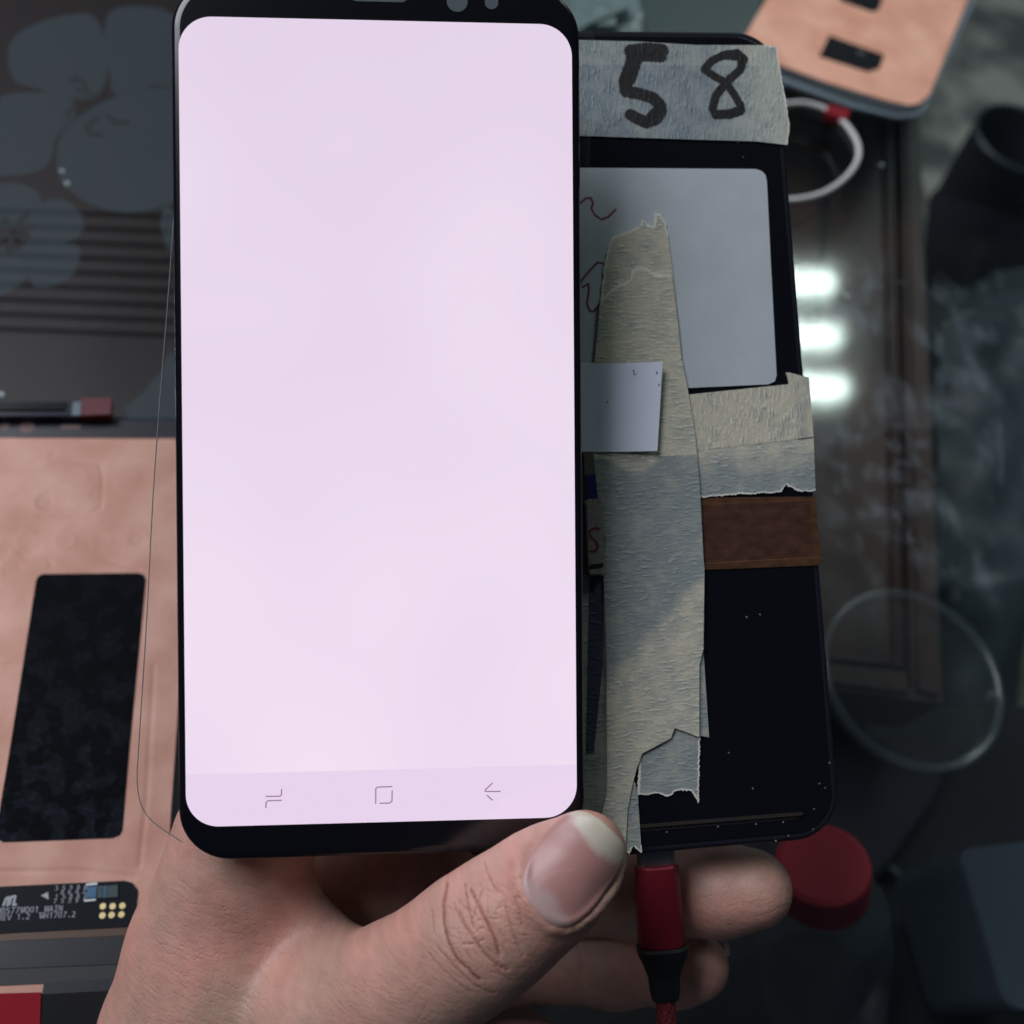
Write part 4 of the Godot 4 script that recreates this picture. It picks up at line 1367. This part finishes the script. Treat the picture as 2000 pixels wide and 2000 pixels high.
	for j in rings + 2:
		for i in seg:
			var r := minf(float(j) / rings, 1.0)
			var q := squircle(TAU * i / seg) * r
			var p := nc + nb * q.x * nw + na * q.y * nl
			var d := 150.25 + 0.08 * (q.x * nw) * (q.x * nw) + 0.018 * maxf(q.y * nl, 0.0) * maxf(q.y * nl, 0.0)
			var s := onto(p, all)
			if s.z > -165.0:
				var up := s.z + 0.2
				var hh := maxf(2.0 - absf(-d - up), 0.0) / 2.0
				p.z = maxf(-d, up) + hh * hh * 0.5
			else:
				p.z = -d + 0.1
			if j == rings + 1:
				p.z -= 0.8
				p += (nc - p).normalized() * 0.15
			var free := smoothstep(0.50, 0.60, q.y + 0.12 * (1.0 - q.x * q.x) - 0.10)
			var col := Color(0.50, 0.25, 0.22).lerp(Color(0.62, 0.55, 0.44), free)
			var moon := smoothstep(0.52, 0.66, -q.y - 0.25 * absf(q.x))
			col = col.lerp(Color(0.56, 0.40, 0.38), moon * 0.7)
			nm.vert((cam_to_world(p) - origin) * 1000.0, Vector3.UP, Vector2(q.x, q.y) * 0.5 + Vector2(0.5, 0.5), col)
	for j in rings + 1:
		for i in seg:
			var a := j * seg + i
			var b := j * seg + (i + 1) % seg
			nm.ix.append_array(PackedInt32Array([a, b, b + seg, a, b + seg, a + seg]))
	nm.smooth()
	var toward := cam_basis.z
	if nm.n[seg * 3].dot(toward) < 0.0:
		for i in nm.n.size():
			nm.n[i] = -nm.n[i]
		for i in range(0, nm.ix.size(), 3):
			var s := nm.ix[i + 1]
			nm.ix[i + 1] = nm.ix[i + 2]
			nm.ix[i + 2] = s
	var nmat := mat("nail", Color.WHITE, 0.42)
	nmat.vertex_color_use_as_albedo = true
	nmat.clearcoat_enabled = true
	nmat.clearcoat = 0.15
	nmat.clearcoat_roughness = 0.3
	var edge := []
	for q in [[1332, 1831, 194.5], [1365, 1826, 193.5], [1398, 1828, 193.5], [1416, 1841, 194], [1421, 1864, 195]]:
		edge.append((cam_to_world(cam_mm(q[0], q[1], q[2])) - origin) * 1000.0)
	mesh_node("finger_nail", tube(curve3(edge, 6), 0.5, 10), mat("finger_nail", lin(0.50, 0.33, 0.30), 0.45), o, "edge of a finger nail")
	mesh_node("thumb_nail", nm.done(), nmat, o, "broad pink thumb nail with a pale free edge")

func squircle(a: float) -> Vector2:
	var c := cos(a)
	var s := sin(a)
	var k := pow(pow(absf(c), 2.9) + pow(absf(s), 2.9), -1.0 / 2.9)
	return Vector2(c, s) * k

func onto(p: Vector3, use: PackedInt32Array) -> Vector3:    # drop a point onto the flesh, along the camera's depth axis
	var q := p
	q.z = -138.0
	for i in 60:
		var d := flesh(q, use)
		if d < 0.02:
			return q
		q.z -= maxf(d * 0.8, 0.05)
		if q.z < -170.0:
			break
	q.z = -171.0
	return q

func skin_material(lo: Vector3) -> StandardMaterial3D:
	var w := 1400
	var h := 864
	var ppm := w / 175.0
	var blot := noise_img(w, h, 0.006, 201, 4)
	var mid := noise_img(w, h, 0.03, 202, 4)
	var pore := noise_img(w, h, 0.22, 203, 3)
	var d := PackedByteArray()
	d.resize(w * h * 3)
	var field := PackedFloat32Array()
	field.resize(w * h)
	var dip := PackedFloat32Array()
	dip.resize(w * h)
	# fine skin lines, running down to the right over the web
	var ln := FastNoiseLite.new()
	ln.seed = 77
	ln.frequency = 0.028
	ln.fractal_type = FastNoiseLite.FRACTAL_RIDGED
	ln.fractal_octaves = 3
	# creases: [points in photograph px, depth mm of the surface, half width mm, strength]
	var creases := [
		[[866, 1762, 862, 1785, 866, 1815, 876, 1842, 893, 1868, 915, 1885, 935, 1905], 0.36, 1.0],
		[[918, 1752, 935, 1775, 952, 1800, 968, 1830, 974, 1855], 0.33, 0.9],
		[[905, 1748, 912, 1775, 925, 1810], 0.22, 0.6], [[895, 1790, 910, 1812, 930, 1834, 950, 1858, 975, 1880, 990, 1888], 0.28, 0.7],
		[[885, 1780, 900, 1805, 915, 1815], 0.2, 0.5], [[940, 1745, 930, 1775, 920, 1800], 0.2, 0.5], [[925, 1800, 945, 1792, 972, 1790], 0.18, 0.4],
		[[905, 1840, 925, 1838, 945, 1828], 0.2, 0.5], [[943, 1712, 958, 1732, 970, 1745], 0.2, 0.5], [[1005, 1752, 1015, 1775, 1018, 1800], 0.2, 0.35],
		[[985, 1760, 1000, 1810, 1012, 1840], 0.24, 0.4], [[1000, 1815, 1020, 1862], 0.2, 0.4], [[838, 1800, 845, 1830], 0.22, 0.4], [[850, 1850, 890, 1885, 930, 1920, 965, 1940], 0.22, 0.5],
		[[835, 1870, 880, 1905, 920, 1935], 0.2, 0.4], [[960, 1870, 980, 1900, 1000, 1915], 0.2, 0.4]]
	for q in [[1262, 1690, 1270, 1740, 1264, 1790], [1150, 1700, 1160, 1745, 1152, 1790], [1296, 1850, 1304, 1890, 1298, 1930], [1128, 1850, 1136, 1890, 1126, 1930]]:
		creases.append([q, 0.25, 0.3, 187.0 if q[0] > 1250 else 200.0])
	for k in 40:
		var x := rng.randf_range(1350, 1510)
		var y := 1735.0 + rng.randf_range(-60, 60)
		creases.append([[x, y, x + 14, y - 7, x + 30, y - 10], 0.08, rng.randf_range(0.05, 0.14), 184.0])
	for k in 70:                                             # the fine net over the knuckle
		var x := rng.randf_range(868, 1010)
		var y := 1800.0 + (x - 930.0) * -0.35 + rng.randf_range(-62, 70)
		var l := rng.randf_range(10, 34)
		var a := rng.randf_range(0.6, 1.5) if k % 3 else rng.randf_range(-0.7, 0.3)
		creases.append([[x, y, x + cos(a) * l * 0.5 + rng.randf_range(-3, 3), y + sin(a) * l * 0.5, x + cos(a) * l, y + sin(a) * l], rng.randf_range(0.08, 0.16), rng.randf_range(0.15, 0.4)])
	for k in 90:                                             # short wrinkles over the web and the ball of the thumb
		var x := rng.randf_range(300, 540)
		var y := rng.randf_range(1690, 1985)
		x -= (y - 1690) * 0.2
		var l := rng.randf_range(25, 85)
		creases.append([[x, y, x + l * 0.35, y + l * 0.10, x + l * 0.7, y + l * 0.30 + rng.randf_range(-4, 4), x + l, y + l * 0.34], rng.randf_range(0.08, 0.15), rng.randf_range(0.08, 0.2)])
	for k in 60:                                             # and along the thumb's upper segment
		var x := rng.randf_range(620, 900)
		var y := rng.randf_range(1860, 1990)
		var l := rng.randf_range(25, 70)
		creases.append([[x, y, x + l * 0.5, y + l * 0.16, x + l, y + l * 0.42], rng.randf_range(0.08, 0.14), rng.randf_range(0.07, 0.17)])
	for c in creases:
		var line := PackedVector2Array()
		for i in range(0, c[0].size(), 2):
			var depth: float = c[3] if c.size() > 3 else 150.0 if c[0][i] > 820 else lerpf(178.0, 158.0, clampf((c[0][i] - 560.0) / 260.0, 0.0, 1.0))
			var p := cam_mm(c[0][i], c[0][i + 1], depth)
			line.append(Vector2((p.x - lo.x) * ppm, h - (p.y - lo.y) * ppm))
		var half: float = c[1] * ppm
		var bb := bounds(line).grow(half * 3 + 2)
		for y in range(maxi(0, int(bb.position.y)), mini(h, int(bb.end.y))):
			for x in range(maxi(0, int(bb.position.x)), mini(w, int(bb.end.x))):
				var e := line_dist(Vector2(x, y), line) + (pore[y * w + x] - 128) * 0.006
				var k := maxf(0.0, 1.0 - e / (half * 1.05))
				field[y * w + x] = maxf(field[y * w + x], k * c[2])
				var g := maxf(0.0, 1.0 - e / (half * 2.6))
				dip[y * w + x] = maxf(dip[y * w + x], g * g * c[2])
	var hm := PackedByteArray()
	hm.resize(w * h)
	for y in h:
		for x in w:
			var i := y * w + x
			var b := blot[i] / 255.0 - 0.5
			var mm := mid[i] / 255.0 - 0.5
			var p := pore[i] / 255.0 - 0.5
			var r := ln.get_noise_2d(x * 0.42 + y * 0.9 * 0.35, y * 1.9 - x * 0.85)
			var fine := clampf(r * 0.9, 0.0, 1.0)
			var k := 1.0 + b * 0.16 + mm * 0.10 + p * 0.05 - fine * 0.012
			var f := field[i]
			d[i * 3] = clampi(int((0.775 * k - f * 0.19) * 255), 0, 255)
			d[i * 3 + 1] = clampi(int((0.59 * k - b * 0.08 - f * 0.22) * 255), 0, 255)
			d[i * 3 + 2] = clampi(int((0.523 * k - b * 0.06 - f * 0.21) * 255), 0, 255)
			hm[i] = clampi(int(165 + p * 26.0 + mm * 14.0 - fine * 24.0 - dip[i] * 120.0), 0, 255)
	var m := mat("skin", Color.WHITE, 0.52)
	m.albedo_texture = tex_rgb(w, h, d)
	bumpy(m, tex_l(w, h, hm), 0.055)
	m.subsurf_scatter_enabled = true
	m.subsurf_scatter_strength = 0.06
	return m
